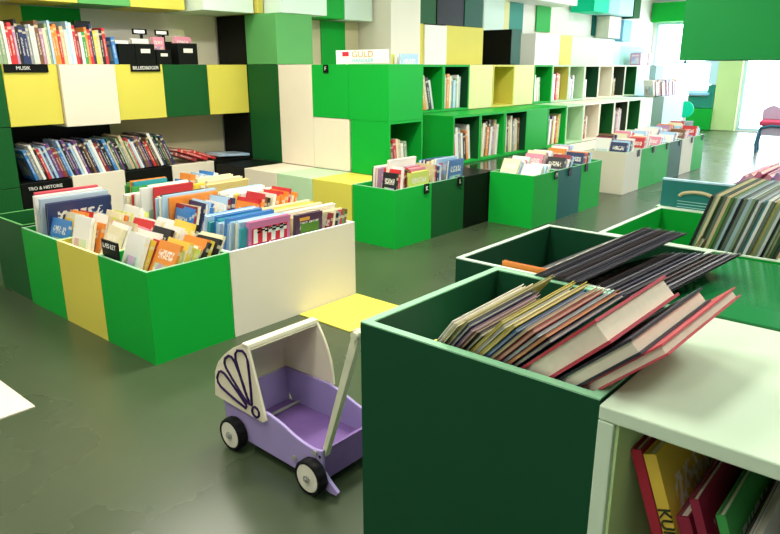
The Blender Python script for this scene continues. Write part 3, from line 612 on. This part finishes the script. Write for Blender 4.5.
def srow(x, y, z, where, length, cols, lean=0, hr=(0.56, 0.74), off=0.08, tr=(0.055, 0.10)):
    row(where, 'books in the back shelves', x+off, y+0.10, z+0.047, 'x', length, (0.5, 0.6), hr, tr, lean, cols=cols, jit=0.03, **kk)
srow(9, 8, 1, 'in the shelf cube of the green block', 0.62, ['brown', 'red', 'cream', 'beige', 'white', 'grey-green'], -6, (0.5, 0.66), off=0.2)
srow(11, 8, 1, 'in the first lower shelf cube', 0.70, ['red', 'white', 'white', 'grey', 'white', 'black', 'orange', 'white'], -6, off=0.16)
srow(12, 8, 1, 'in the second lower shelf cube', 0.84, ['teal', 'beige', 'cream', 'brown', 'orange', 'black', 'white', 'mauve', 'beige', 'white'], 4, (0.62, 0.8))
srow(13, 8, 1, 'in the third lower shelf cube', 0.84, ['green', 'cream', 'beige', 'black', 'beige', 'cream', 'grey', 'beige', 'cream', 'brown'], -2, (0.62, 0.82))
srow(15, 8, 1, 'in the shelf cube right of the closed green one', 0.80, ['pink', 'mauve', 'navy', 'white', 'purple', 'yellow', 'white', 'red', 'yellow', 'cream'], 4, (0.62, 0.78))
srow(17, 8, 1, 'in the cream shelf cube', 0.42, ['dark red', 'red', 'dark red', 'dark red', 'cream'], 0, (0.56, 0.68), off=0.12)
srow(19, 8, 1, 'in the lower magazine cube', 0.82, ['beige', 'pale grey', 'mauve', 'pale grey', 'brown', 'mauve', 'beige', 'pale grey', 'mauve'], 2, (0.62, 0.76))
srow(11, 9, 2, 'in the first upper shelf cube', 0.62, ['brown', 'orange', 'orange', 'beige', 'black', 'pale grey'], -14, (0.6, 0.74), off=0.28)
srow(12, 9, 2, 'in the second upper shelf cube', 0.86, ['white', 'pale grey', 'beige', 'orange', 'cream', 'grey', 'light blue', 'grey-green', 'white', 'pale grey'], 1, (0.6, 0.76))
srow(16, 9, 2, 'in the upper green shelf cube', 0.60, ['black', 'pink', 'white', 'beige', 'cream', 'grey-green'], -5, (0.56, 0.72))
srow(17, 9, 2, 'in the olive shelf cube', 0.84, ['pale grey', 'white', 'light blue', 'white', 'red', 'red', 'orange', 'cream'], 1, (0.6, 0.74))
srow(18, 9, 2, 'in the mint shelf cube', 0.70, ['dark red', 'white', 'mauve', 'pale grey', 'black', 'white'], 2, (0.54, 0.70))
srow(19, 9, 2, 'in the upper cube with dark green back', 0.40, ['red', 'white', 'mauve', 'white'], 0, (0.44, 0.56))
srow(20, 9, 2, 'in the nearly empty cream cube', 0.16, ['grey'], -20, (0.40, 0.5), off=0.16)
srow(21, 9, 2, 'in the upper cube of brown books', 0.60, ['pink', 'mauve', 'brown', 'grey', 'beige', 'brown'], -2, (0.5, 0.72))
row('on the open shelf top at the far end', 'books on the far shelf top', 22.45, 8.15, 2.0, 'x', 2.3, (0.26, 0.34), (0.42, 0.56), (0.06, 0.10), -20, ['pink', 'red', 'mauve', 'brown', 'light blue', 'navy', 'white', 'orange', 'grey'], **kk)
# upper level z 3..4 : front y = 11 and 12
G6 = 'cubes above the back shelves'
cube(13.7, 13.86, 11.02, 11.96, 3, 4, 'yellow', 'narrow yellow cube edge left of the white cube above the shelves', G6)
cube(13.86, 14.8, 10.98, 11.96, 3, 3.98, 'white', 'white cube above the shelves beside the white pillar', G6)
cube(14.8, 16.6, 11.02, 11.96, 3, 4, 'yellow', 'wide yellow cube above the shelves, left of the black cube', G6)
bc = cube(17.6, 18.15, 10.7, 12.5, 3, 4, 'forest', 'black cube with dark green front standing forward above the pale yellow shelves', G6)
MB().box(-0.012, -0.001, 0, 1.8, 0.005, 0.99).obj('side_panel', 'black', bc)
cube(13.7, 14.48, 11.1, 11.96, 4.0, 5.3, 'darkgreen', 'dark green cube of the top level right of the white pillar', G6)
cube(14.48, 15.7, 11.08, 11.96, 4.0, 5.3, 'black', 'black cube of the top level above the yellow cube', G6)
cube(15.7, 16.6, 11.06, 11.96, 4.0, 5.3, 'forest', 'dark grey-green cube of the top level above the yellow cube', G6)
for x0, x1, mt, z1, lb in ((21.35, 22.1, 'white', 4.05, 'off-white cube above the far shelves, first right of the gap'), (22.1, 23.15, 'white', 4.05, 'white cube above the far shelves between off-white and yellow'),
        (23.15, 24.1, 'olive', 4.05, 'olive yellow cube above the far shelves'), (24.1, 26.5, 'mint', 4.02, 'wide mint cube above the far shelves'), (26.5, 27.95, 'palemint', 4.02, 'pale mint cube above the far shelves right of the mint one'),
        (27.95, 28.65, 'paleblue', 3.95, 'pale blue cube above the far shelves'), (28.65, 31.4, 'paleteal', 3.8, 'pale teal cube above the far shelves under small books')):
    cube(x0, x1, 12.0, 12.98, 3, z1, mt, lb, G6)
row('on the ledge before the pale teal cube', 'small books before the pale teal cube', 28.9, 11.2, 3.0, 'x', 1.3, (0.4, 0.5), (0.44, 0.56), (0.16, 0.22), 0, PALE, **kk)
# wall panels of the back wall above z 4
gs = MB().box(11.2, 12.0, 11.99, 12.015, 3.0, 3.98).obj('wall_panel', 'green'); tag(gs, 'green wall strip under the bright green top cube', 'wall panel', GP)
for x0, x1, z0, z1, mt, lb in ((19.6, 20.85, 3.6, 6, 'palemint', 'pale mint wall panel right of the dark top cubes'),
        (20.85, 21.2, 3.6, 6, 'paleyellow', 'narrow pale yellow wall strip beside the teal panel'), (21.2, 22.14, 3.6, 5.1, 'teal', 'teal wall panel above the black cube'),
        (23.13, 24.2, 4.2, 5.1, 'green', 'small bright green wall panel on the white far wall'), (27.9, 28.2, 4.2, 5.2, 'bluegreen', 'narrow dark blue wall strip under the bright teal cube')):
    panel(x0, x1, 13.0, 13.05, z0, z1, mt, lb)
cube(20.9, 24.3, 12.0, 12.98, 5.1, 6.1, 'white', 'long white cube high on the far wall', G6)
cube(25.75, 27.13, 12.0, 12.98, 5.0, 6.0, 'brightteal', 'bright teal cube high on the far wall', G6)
cube(27.13, 28.1, 12.0, 12.98, 5.0, 6.0, 'paleteal', 'pale teal cube high on the far wall', G6)
cube(28.1, 29.6, 12.0, 12.98, 5.0, 6.0, 'paleblue', 'pale blue cube high on the far wall', G6)
cube(29.7, 30.4, 12.0, 12.98, 4.95, 6.0, 'darkgreen', 'narrow dark green cube high beside the pale grey one', G6)
cube(28.2, 29.4, 12.4, 12.98, 4.1, 4.98, 'cream', 'cream panel cube under the pale high cubes of the far wall', G6)
cube(29.7, 30.6, 12.4, 12.98, 4.0, 4.9, 'skyblue', 'sky blue panel cube under the high cubes of the far wall', G6)
# far wall pieces (x 35)
def fpan(y0, y1, z0, z1, mt, lb, d=0.2):
    o = MB().box(35-d, 34.99, y0, y1, z0, z1).obj('wall_panel', mt); return tag(o, lb, 'wall panel', 'coloured panels of the far wall')
tpn = MB().prism([(9.75, 1.02), (10.95, 1.02), (10.95, 1.55), (10.08, 1.55), (10.08, 2.1), (9.75, 2.1)], 'x', 34.8, 34.99).obj('wall_panel', 'teal'); tag(tpn, 'teal panel stepping up beside the far window', 'wall panel', 'coloured panels of the far wall')
fpan(9.7, 11.15, 0.02, 1.0, 'green', 'bright green panel at the foot of the far wall', 0.5)
fpan(10.9, 11.8, 1.02, 1.5, 'lime', 'lime panel under the left part of the far window sill')
fpan(8.66, 9.7, 0.02, 6.3, 'lime', 'tall pale lime panel between window and glass door', 0.3)
fpan(9.72, 10.1, 2.12, 3.2, 'paleblue', 'pale blue strip at the right of the far window')
fpan(11.2, 13.0, 5.02, 5.9, 'green', 'bright green panel above the far window', 0.6)
# teal round sign
ts = MB().cyl((0, 0), 0.30, 'x', 0, 0.05, 32).obj('round_sign', 'brightteal', loc=(26.2, 8.3, 1.0+0.42), rot=(0, 0, 0)); tag(ts, 'round turquoise sign standing at the end of the far shelves', 'sign')
MB().box(0.0, 0.05, -0.04, 0.04, -0.42, -0.28).obj('stand', 'white', ts)
# hanging green cube
hg = MB().box(0, 1.9, 0, 1.9, 0, 2.2).obj('hanging_cube', 'ceilgreen', loc=(11.0, 1.79, 3.055), bevel=0.01); tag(hg, 'large green cube hanging from the ceiling in the upper right corner', 'hanging cube')
MB().box(1.1, 1.3, 0.4, 0.6, 2.2, 3.54).obj('ceiling_mount', 'green', hg)
# ================================================================ FOREGROUND ISLAND
IX, IY = 1.45, 0.63
GI = 'cubes and crates of the foreground island'
crate(IX, IX+1.0, IY, IY+1.0, 2.0, 'deep', 'large dark green crate nearest the camera, filled with leaning books', GI, floor_z=1.655, rim='rimgreen', th=0.04)
crate(IX+1.0, IX+2.02, IY+0.25, IY+1.25, 2.0, 'deep', 'dark green crate of thin dark magazines behind the nearest crate', GI, floor_z=1.655, rim='rimpale', th=0.03)
crate(IX+2.02, IX+3.05, IY-0.08, IY+0.92, 2.0, 'green', 'bright green crate with upright albums and the teal sign board', GI, floor_z=1.50, rim='rimpale', th=0.03)
crate(IX+3.06, IX+4.1, IY-0.08, IY+0.95, 2.0, 'green', 'bright green crate of pink magazines behind the album crate', GI, floor_z=1.63, rim='rimpale', th=0.03)
# cubes in front: white counter shelf cube (open towards -x) and the green topped cube
def shelf_nx(x0, y0, z0, z1, w, d, mt, back, label, group, top='counter', th=0.05):
    b = MB().box(0, d, 0, w, 0, th).box(0, d, 0, th, th, z1-z0-th).box(0, d, w-th, w, th, z1-z0-th)
    o = b.obj('shelf_cube', mt, loc=(x0, y0, z0), bevel=0.004); tag(o, label, 'shelf cube', group)
    MB().box(0, d, 0, w, z1-z0-th+0.001, z1-z0).obj('top_board', top, o, bevel=0.006)
    MB().box(d-0.03, d-0.002, th, w-th, th, z1-z0-th).obj('back_panel', back, o)
    MB().box(0.02, d-0.031, w-th-0.010, w-th-0.001, th, z1-z0-th-0.001).obj('side_lining', 'lime', o)
    return o
shelf_nx(IX-0.02, IY-1.205, 1.0, 2.0, 1.20, 1.0, 'counter', 'black', 'pale green-white open shelf cube with glossy top at lower right', GI)
cube(IX-0.02, IX+0.98, IY-1.205, IY-0.005, 0, 0.995, 'mint', 'mint closed cube under the pale shelf cube at lower right', GI)
cube(IX+1.02, IX+2.0, IY-1.1, IY+0.24, 0, 2.0, 'greentop', 'dark green cube with glossy top beside the magazines', GI)
# books in the pale shelf cube (spines towards the camera, leaning left)
GW = 'books in the pale shelf cube at lower right'
wb = [('red', 0.034, 0.80, 0), ('yellow', 0.040, 0.80, 0), ('dark red', 0.040, 0.62, 0.012), ('dark red', 0.028, 0.70, 0.012), ('red', 0.026, 0.52, 0.006), ('green', 0.028, 0.68, 0), ('black', 0.024, 0.60, 0.01), ('white', 0.026, 0.62, 0.0),
      ('dark red', 0.034, 0.56, 0.02), ('red', 0.030, 0.50, 0.012), ('navy', 0.024, 0.48, 0), ('beige', 0.024, 0.46, 0.008), ('white', 0.024, 0.44, 0), ('brown', 0.03, 0.52, 0.01), ('dark green', 0.034, 0.60, 0.01), ('red', 0.03, 0.62, 0.01)]
y = 0.30
for i, (c, t, h, gap) in enumerate(wb):
    ln = 20
    th = math.radians(ln)
    y -= t/math.cos(th)+0.004+gap
    b_ = book('hardback_book', IX+0.12+0.5, y, 1.052, 'y', t, h, 0.5, ln, c, '%s hardback, %s from the left in the pale shelf cube at lower right' % (c, ORD[i]), GW, spine='hi', printed=False,
              hexa={'dark red': '#8A1E38', 'red': '#A82335', 'yellow': '#E0BE45'}.get(c))
    if c == 'yellow': text_mesh('spine_title', 'KUNSTEN', 0.055, 'brown', b_, (t/2, 0.502, 0.50), (RX, RX, math.radians(180)))
    if c == 'white' and i == 7: text_mesh('spine_title', 'Lø', 0.03, 'black', b_, (t/2, 0.502, 0.36), (RX, RX, math.radians(180)))
# ---- books in the nearest crate: stacked along y, leaning towards -y (right)
GF = 'books leaning in the nearest dark green crate'
def lean_row(specs, x1, y0, z, lean, where, group, name='hardback_book', spine='bot', printed=False, parts=True, kind='hardback', paper='paper', cb=None):
    """specs from right (near the counter) to left: (colour, thickness, height, width, x offset, tilt in its own plane, hex, label, lean)"""
    y = y0; N = len(specs)
    for i, s in enumerate(specs):
        c, t, h, wd, dx, tl = s[:6]; hx = s[6] if len(s) > 6 else None; lb = s[7] if len(s) > 7 else None; lni = s[8] if len(s) > 8 else lean
        th = math.radians(lni); lift = wd*math.sin(math.radians(-tl)) if tl < 0 else 0
        book(name, x1+dx, y-lift*math.sin(th), z+lift*math.cos(th), 'y', t, h, wd, -lni, c, lb or '%s %s, %s from the left %s' % (c, kind, ORD[N-1-i], where), group,
             parts=parts, spine=spine, printed=printed, paper=paper, hexa=hx, cb=cb, tilt=tl)
        y += t/math.cos(th)+0.0012
L = [('red', 0.036, 0.785, 0.56, 1.56+0.56-2.36, -6, '#C44A50', 'thin red-edged hardback at the right end, resting on the crate rim', 47),
     ('black', 0.056, 0.76, 0.51, 1.55+0.51-2.36, -6, '#2B2A33', 'thick hardback with black cover and lilac page edges, beside the red volume', 47),
     ('red', 0.084, 0.76, 0.48, 1.55+0.48-2.36, -6, '#B8404C', 'thickest volume, red speckled cover, in the nearest crate', 46)]
sm = [('navy', 0.66, .52), ('orange', 0.68, .50), ('light blue', 0.65, .50), ('red', 0.67, .48), ('beige', 0.66, .50), ('blue', 0.64, .47), ('yellow', 0.66, .49), ('pale grey', 0.63, .45), ('yellow', 0.64, .48),
      ('black', 0.54, .42), ('brown', 0.55, .40), ('mauve', 0.54, .44), ('navy', 0.56, .42), ('lime', 0.57, .58), ('cream', 0.54, .50), ('white', 0.54, .46)]
hxs = {'orange': '#D98A3C', 'red': '#B5533F', 'yellow': '#D9C93F', 'lime': '#B9B46A'}
for i, (c_, h_, w_) in enumerate(sm):
    L.append((c_, 0.0105 + (0.003 if i % 3 == 0 else 0), h_, w_, 1.56+w_-2.36-0.02*random.random(), -5, hxs.get(c_), None, 45-0.5*i))
lean_row(L, 2.36, 1.03, 1.658, 47, 'in the nearest crate', GF)
yb = book('hardback_book', 1.56, 1.565, 1.503, 'y', 0.03, 0.52, 0.06, 0, 'yellow', 'x', GF) if False else None
yb = MB().box(0, 0.16, 0, 0.03, 0, 0.40).box(0, 0.16, 0.06, 0.09, 0, 0.40).box(0.15, 0.16, 0.03, 0.06, 0, 0.40).obj('picture_book', 'yellow', loc=(1.54, 1.36, 1.503), rot=(0, math.radians(3), 0))
tag(yb, 'small bright yellow book at the left wall of the nearest crate', 'book', GF)
MB().box(0.01, 0.149, 0.031, 0.059, 0.01, 0.39).obj('pages', 'paper', yb)
# ---- thin dark magazines
GK = 'thin dark magazines in the second crate'
M = []
for i in range(24):
    c = ['black', 'grey', 'black', 'brown', 'black', 'grey', 'navy'][i % 7]
    hx = {'black': random.choice(['#26242A', '#2E2B31', '#1E1D22']), 'grey': '#77737A', 'brown': '#4A3A38', 'navy': '#2C2C40'}[c]
    if i < 11: M.append((c, 0.0095, 0.86-0.014*i+0.012*random.random(), 0.70, -0.16-0.02*random.random(), -13, hx, None, 63))
    else: M.append((c, 0.0080, 0.75+0.02*random.random(), 0.80, -0.01*random.random(), -18, hx, None, 60))
lean_row(M, 3.43, 1.545, 1.658, 60, 'in the magazine crate', GK, name='magazine', kind='magazine', parts=True, paper='darkpaper', cb=0.002, spine='bot')
book('picture_book', 2.49, 1.20, 1.66, 'x', 0.02, 0.365, 0.42, 1, 'orange', 'thin orange and pink book standing at the front wall of the magazine crate', 'thin books at crate walls', spine='lo')
# ---- albums upright, leaning right
GV = 'albums in the bright green crate'
V = []
vc = ['green', 'cream', 'dark green', 'grey-green', 'black', 'light blue', 'grey-green', 'green', 'beige', 'grey', 'dark green', 'cream', 'grey-green', 'black', 'pale grey', 'grey-green', 'yellow', 'grey', 'white', 'teal', 'grey', 'pale grey', 'grey', 'grey-green', 'light blue', 'grey']
for i, c in enumerate(vc+vc[4:14]):
    hx = {'green': '#4F7A3A', 'light blue': '#9DB7BE', 'grey-green': '#7E9070', 'yellow': '#C9B66A', 'teal': '#4B7E82', 'cream': '#CFC79B', 'grey': '#5D6A5C', 'dark green': '#33502F'}.get(c)
    V.append((c, 0.0115+0.008*random.random(), 0.80+0.015*random.random(), 0.80, -0.02*random.random(), 0.0, hx))
lean_row(V, 4.42, 0.585, 1.503, 16, 'in the album crate', GV, name='album', kind='album', parts=True, spine='hi', cb=0.003)
book('picture_book', 4.1, 1.20, 1.503, 'y', 0.03, 0.58, 0.5, -24, 'brown', 'rust-brown picture book slumped left of the upright albums', GV)
# teal sign board
tb = MB().box(0, 0.03, 0, 0.72, 0, 0.56).obj('sign_board', 'boardteal', loc=(4.545, 0.84, 1.633), bevel=0.004); tag(tb, 'teal board with a beige ribbon drawing standing in the album crate', 'sign board')
MB().box(-0.002, 0.032, 0, 0.72, 0.56, 0.572).obj('edge', 'paleblue', tb)
arc = []
for i in range(13):
    t = -1+2*i/12; arc.append((-0.004, 0.47-0.12*t, 0.495-0.025*t*t-(0.012 if abs(t) > 0.9 else 0)))
MB().tube(arc, 0.013, 6).obj('ribbon_drawing', 'beigeprint' if 'beigeprint' in P else 'olive', tb)
tl_ = MB()
for j in range(3): tl_.box(-0.003, 0, 0.10, 0.60, 0.42-j*0.02, 0.424-j*0.02)
tl_.obj('printed_lines', 'paleteal', tb)
# pink magazines behind
GPk = 'pink magazines in the crate behind the albums'
Pk = [('mauve', 0.025, 0.70, 0.58, 0, 0), ('pink', 0.03, 0.74, 0.60, 0, 0, '#C98BA6'), ('mauve', 0.025, 0.74, 0.58, 0, 0, '#9E86B8'), ('pink', 0.035, 0.72, 0.60, 0, 0, '#D98AA0'), ('black', 0.02, 0.62, 0.60, -0.02, 0),
      ('pink', 0.035, 0.74, 0.62, 0.0, 0, '#D0708C'), ('pink', 0.03, 0.72, 0.62, 0.0, 0, '#E2A6B4'), ('mauve', 0.025, 0.70, 0.60, 0.0, 0), ('black', 0.02, 0.62, 0.66, 0, 0)]
lean_row(Pk, 5.40, 1.20, 1.632, 32, 'in the crate of pink magazines', GPk, name='magazine', kind='magazine', parts=True, spine='hi')
book('picture_book', 5.30, 1.00, 1.632, 'y', 0.04, 0.80, 0.34, -14, 'purple', 'dark purple book standing up tallest behind the albums', GPk, hexa='#4A4486', spine='hi', printed=False)

# ================================================================ TOY PRAM
pr = bpy.data.objects.new('toy_pram', None); COL.objects.link(pr); pr.location = (2.86*U, 3.6*U, 0)
tag(pr, 'lilac and cream wooden toy pram with black wheels beside the dark green crate', 'toy pram')
def loc(pts): return [(y-3.6, z) for y, z in pts]
XN, XF = 2.52-2.86, 3.20-2.86
T = 0.028
def curve(pts, n=6):
    """smooth a polyline through its points"""
    out = []
    for i in range(len(pts)-1):
        p0 = pts[max(i-1, 0)]; p1 = pts[i]; p2 = pts[i+1]; p3 = pts[min(i+2, len(pts)-1)]
        for k_ in range(n):
            t = k_/n
            out.append(tuple(0.5*((2*p1[a])+(-p0[a]+p2[a])*t+(2*p0[a]-5*p1[a]+4*p2[a]-p3[a])*t*t+(-p0[a]+3*p1[a]-3*p2[a]+p3[a])*t**3) for a in range(2)))
    out.append(pts[-1]); return out
side = [(4.20, 0.42), (4.17, 0.22), (4.10, 0.12), (3.98, 0.09)] + [(3.1, 0.07)] + [(3.03, 0.09), (3.03, 0.345)] + curve([(3.03, 0.345), (3.14, 0.325), (3.30, 0.345), (3.48, 0.40), (3.64, 0.43)])[1:]
for x0, nm in ((XN, 'body_side'), (XF-T, 'body_side')):
    MB().prism(loc(side), 'x', x0, x0+T).obj(nm, 'lilac', pr, bevel=0.006)
# skid feet under the handle end
for x0 in (XN, XF-T):
    MB().prism(loc([(3.10, 0.10), (2.98, 0.03), (2.90, 0.035), (2.88, 0.065), (2.96, 0.12), (3.04, 0.19)]), 'x', x0, x0+T).obj('skid_foot', 'lilac', pr, bevel=0.005)
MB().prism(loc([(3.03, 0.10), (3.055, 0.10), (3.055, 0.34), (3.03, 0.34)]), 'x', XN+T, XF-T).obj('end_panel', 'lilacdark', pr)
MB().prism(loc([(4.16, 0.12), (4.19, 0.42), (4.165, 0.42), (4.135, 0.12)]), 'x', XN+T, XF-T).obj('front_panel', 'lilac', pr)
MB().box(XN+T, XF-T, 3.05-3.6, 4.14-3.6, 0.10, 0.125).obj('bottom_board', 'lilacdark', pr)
hood = [(4.27, 0.38), (4.245, 0.60), (4.19, 0.70), (4.10, 0.79), (3.98, 0.88), (3.86, 0.945), (3.79, 0.94), (3.62, 0.375), (3.66, 0.35)]
h1 = MB().prism(loc(hood), 'x', XN-0.024, XN-0.001).obj('hood_side', 'wood', pr, bevel=0.004)
hood2 = curve([(3.79, 0.94), (3.70, 0.80), (3.63, 0.62), (3.60, 0.42)])
h2 = MB().prism(loc([(4.27, 0.38), (4.245, 0.60), (4.19, 0.70), (4.10, 0.79), (3.98, 0.88), (3.86, 0.945)] + hood2), 'x', XF+0.001, XF+0.024).obj('hood_side', 'wood', pr, bevel=0.004)
# hood shell between the sides: planks following the outline
shell = [(4.255, 0.40), (4.23, 0.60), (4.175, 0.69), (4.09, 0.775), (3.97, 0.865), (3.86, 0.925), (3.80, 0.925)]
inner = [(y-0.022, z-0.014) if z > 0.5 else (y-0.022, z) for y, z in shell]
MB().prism(loc(shell+inner[::-1]), 'x', XN, XF).obj('hood_shell', 'wood', pr)
MB().prism(loc([(3.86, 0.955), (3.79, 0.955), (3.78, 0.925), (3.85, 0.925)]), 'x', XN-0.024, XF+0.024).obj('hood_rail', 'wood', pr, bevel=0.004)
# purple petal lines on the hood side (three loops and a ring)
def petal(a, b, w, par, x):
    """closed loop outline from near point a to far point b"""
    ay, az = a; by, bz = b; dy, dz = by-ay, bz-az; ln = math.hypot(dy, dz); uy, uz = dy/ln, dz/ln; ny, nz = -uz, uy
    pts = []
    prof = [(0.0, 0.10), (0.3, 0.28), (0.6, 0.42), (0.82, 0.50), (0.94, 0.42), (1.0, 0.22)]
    for s, k_ in prof: pts.append((ay+uy*ln*s+ny*w*k_, az+uz*ln*s+nz*w*k_))
    for s, k_ in prof[::-1]: pts.append((ay+uy*ln*s-ny*w*k_, az+uz*ln*s-nz*w*k_))
    pts.append(pts[0])
    return [(x, p-3.6, q) for p, q in pts]
HX = XN-0.026
for a, b, w_ in (((3.79, 0.46), (3.885, 0.885), 0.155), ((3.82, 0.47), (4.06, 0.78), 0.15), ((3.85, 0.42), (4.20, 0.585), 0.15)):
    MB().tube(petal(a, b, w_, None, HX), 0.012, 6).obj('petal_line', 'purple', h1)
ring = [(HX, 3.735-3.6+0.042*math.cos(2*math.pi*i/16), 0.415+0.042*math.sin(2*math.pi*i/16)) for i in range(17)]
MB().tube(ring, 0.011, 6).obj('ring_line', 'purple', h1)
# handle: two leaning posts and a grip bar
for x0 in (XN+T+0.001, XF-T-0.05):
    MB().prism(loc([(3.10, 0.20), (3.03+0.03, 0.20), (2.665, 1.335), (2.71, 1.35), (2.735, 1.34)]), 'x', x0, x0+0.05).obj('handle_post', 'woodlight', pr, bevel=0.005)
MB().cyl((2.70-3.6, 1.315), 0.028, 'x', XN, XF, 16).obj('grip_bar', 'woodlight', pr)
# bolts
for yy, zz in ((3.33, 0.17), (3.10, 0.305)):
    MB().cyl((yy-3.6, zz), 0.022, 'x', XN-0.012, XN, 14).obj('bolt', 'metal', pr)
for yy, zz in ((3.055, 0.29), (3.12, 0.225), (3.06, 0.215), (3.10, 0.25)):
    MB().cyl((yy-3.6, zz), 0.012, 'x', XN-0.003, XN, 10).obj('screw_hole', 'rubber', pr)
# wheels
def wheel(xc, yc):
    R0, W = 0.138, 0.085; ms = MB()
    seg = 48; prof = [(-W/2, R0*0.80), (-W/2, R0*0.92), (-W/2+0.012, R0*0.985), (-0.006, R0), (0.006, R0), (W/2-0.012, R0*0.985), (W/2, R0*0.92), (W/2, R0*0.80)]
    n = len(prof)
    for i in range(seg):
        t = 2*math.pi*i/seg
        for px_, r in prof:
            rr = r*(0.965 if (i % 4 >= 2 and abs(px_) < W/2-0.001 and r > R0*0.95) else 1.0)
            ms.v.append((px_, rr*math.cos(t), rr*math.sin(t)))
    for i in range(seg):
        j = (i+1) % seg
        for a in range(n):
            b = (a+1) % n
            ms.f.append([i*n+a, i*n+b, j*n+b, j*n+a]); ms.m.append(0)
    tw = ms.obj('tyre', 'rubber', pr, loc=(xc, yc-3.6, R0))
    MB().cyl((0, 0), R0*0.80, 'x', -W/2+0.01, W/2-0.01, 32).cyl((0, 0), R0*0.76, 'x', -W/2+0.001, -W/2+0.01, 32, R0*0.8).obj('wheel_disc', 'hub', tw)
    MB().cyl((0, 0), R0*0.22, 'x', -W/2-0.012, -W/2+0.002, 8).cyl((0, 0), R0*0.10, 'x', -W/2-0.024, -W/2-0.01, 12).obj('axle_nut', 'metal', tw)
for xc in (XN-0.05, XF+0.05):
    for yc in (4.01, 3.10): wheel(xc, yc)
for yc in (4.01, 3.10): MB().cyl((yc-3.6, 0.138), 0.014, 'x', XN-0.09, XF+0.09, 10).obj('axle', 'metal', pr)

# ================================================================ BENCH CHAIR FAR RIGHT
ch = bpy.data.objects.new('lounge_chair', None); COL.objects.link(ch); ch.location = (26.5*U, 4.9*U, 0); ch.rotation_euler = (0, 0, math.radians(8))
tag(ch, 'lounge chair with red seat and grey-pink back at the right edge, before the bright window', 'chair')
MB().box(0, 1.0, -0.9, 0.9, 0.95, 1.12).obj('seat', 'seatred', ch, bevel=0.05)
back = MB(); ptsb = [(-0.9, 1.12), (0.9, 1.12)] + curve([(0.9, 1.45), (0.6, 1.62), (0.2, 1.5), (-0.2, 1.62), (-0.6, 1.66), (-0.9, 1.5)])
back.prism(ptsb, 'x', 0.85, 1.0).obj('backrest', 'seatgrey', ch, bevel=0.03)
MB().box(0.06, 0.9, -0.8, 0.8, 0.62, 0.94).obj('seat_base', 'seatgrey', ch, bevel=0.03)
for sy in (-0.88, 0.88):
    for sx in (0.06, 0.94):
        MB().tube([(sx, sy, 0.0), (sx, sy*1.04, 0.3), (sx, sy*1.0, 0.6), (sx, sy*0.92, 0.9)], 0.045, 10).obj('leg', 'bluemetal', ch)
MB().tube([(0.03, -0.86, 0.86), (0.03, -0.5, 0.97), (0.03, 0, 0.92), (0.03, 0.5, 0.97), (0.03, 0.86, 0.86)], 0.05, 10).obj('front_rail', 'bluemetal', ch)
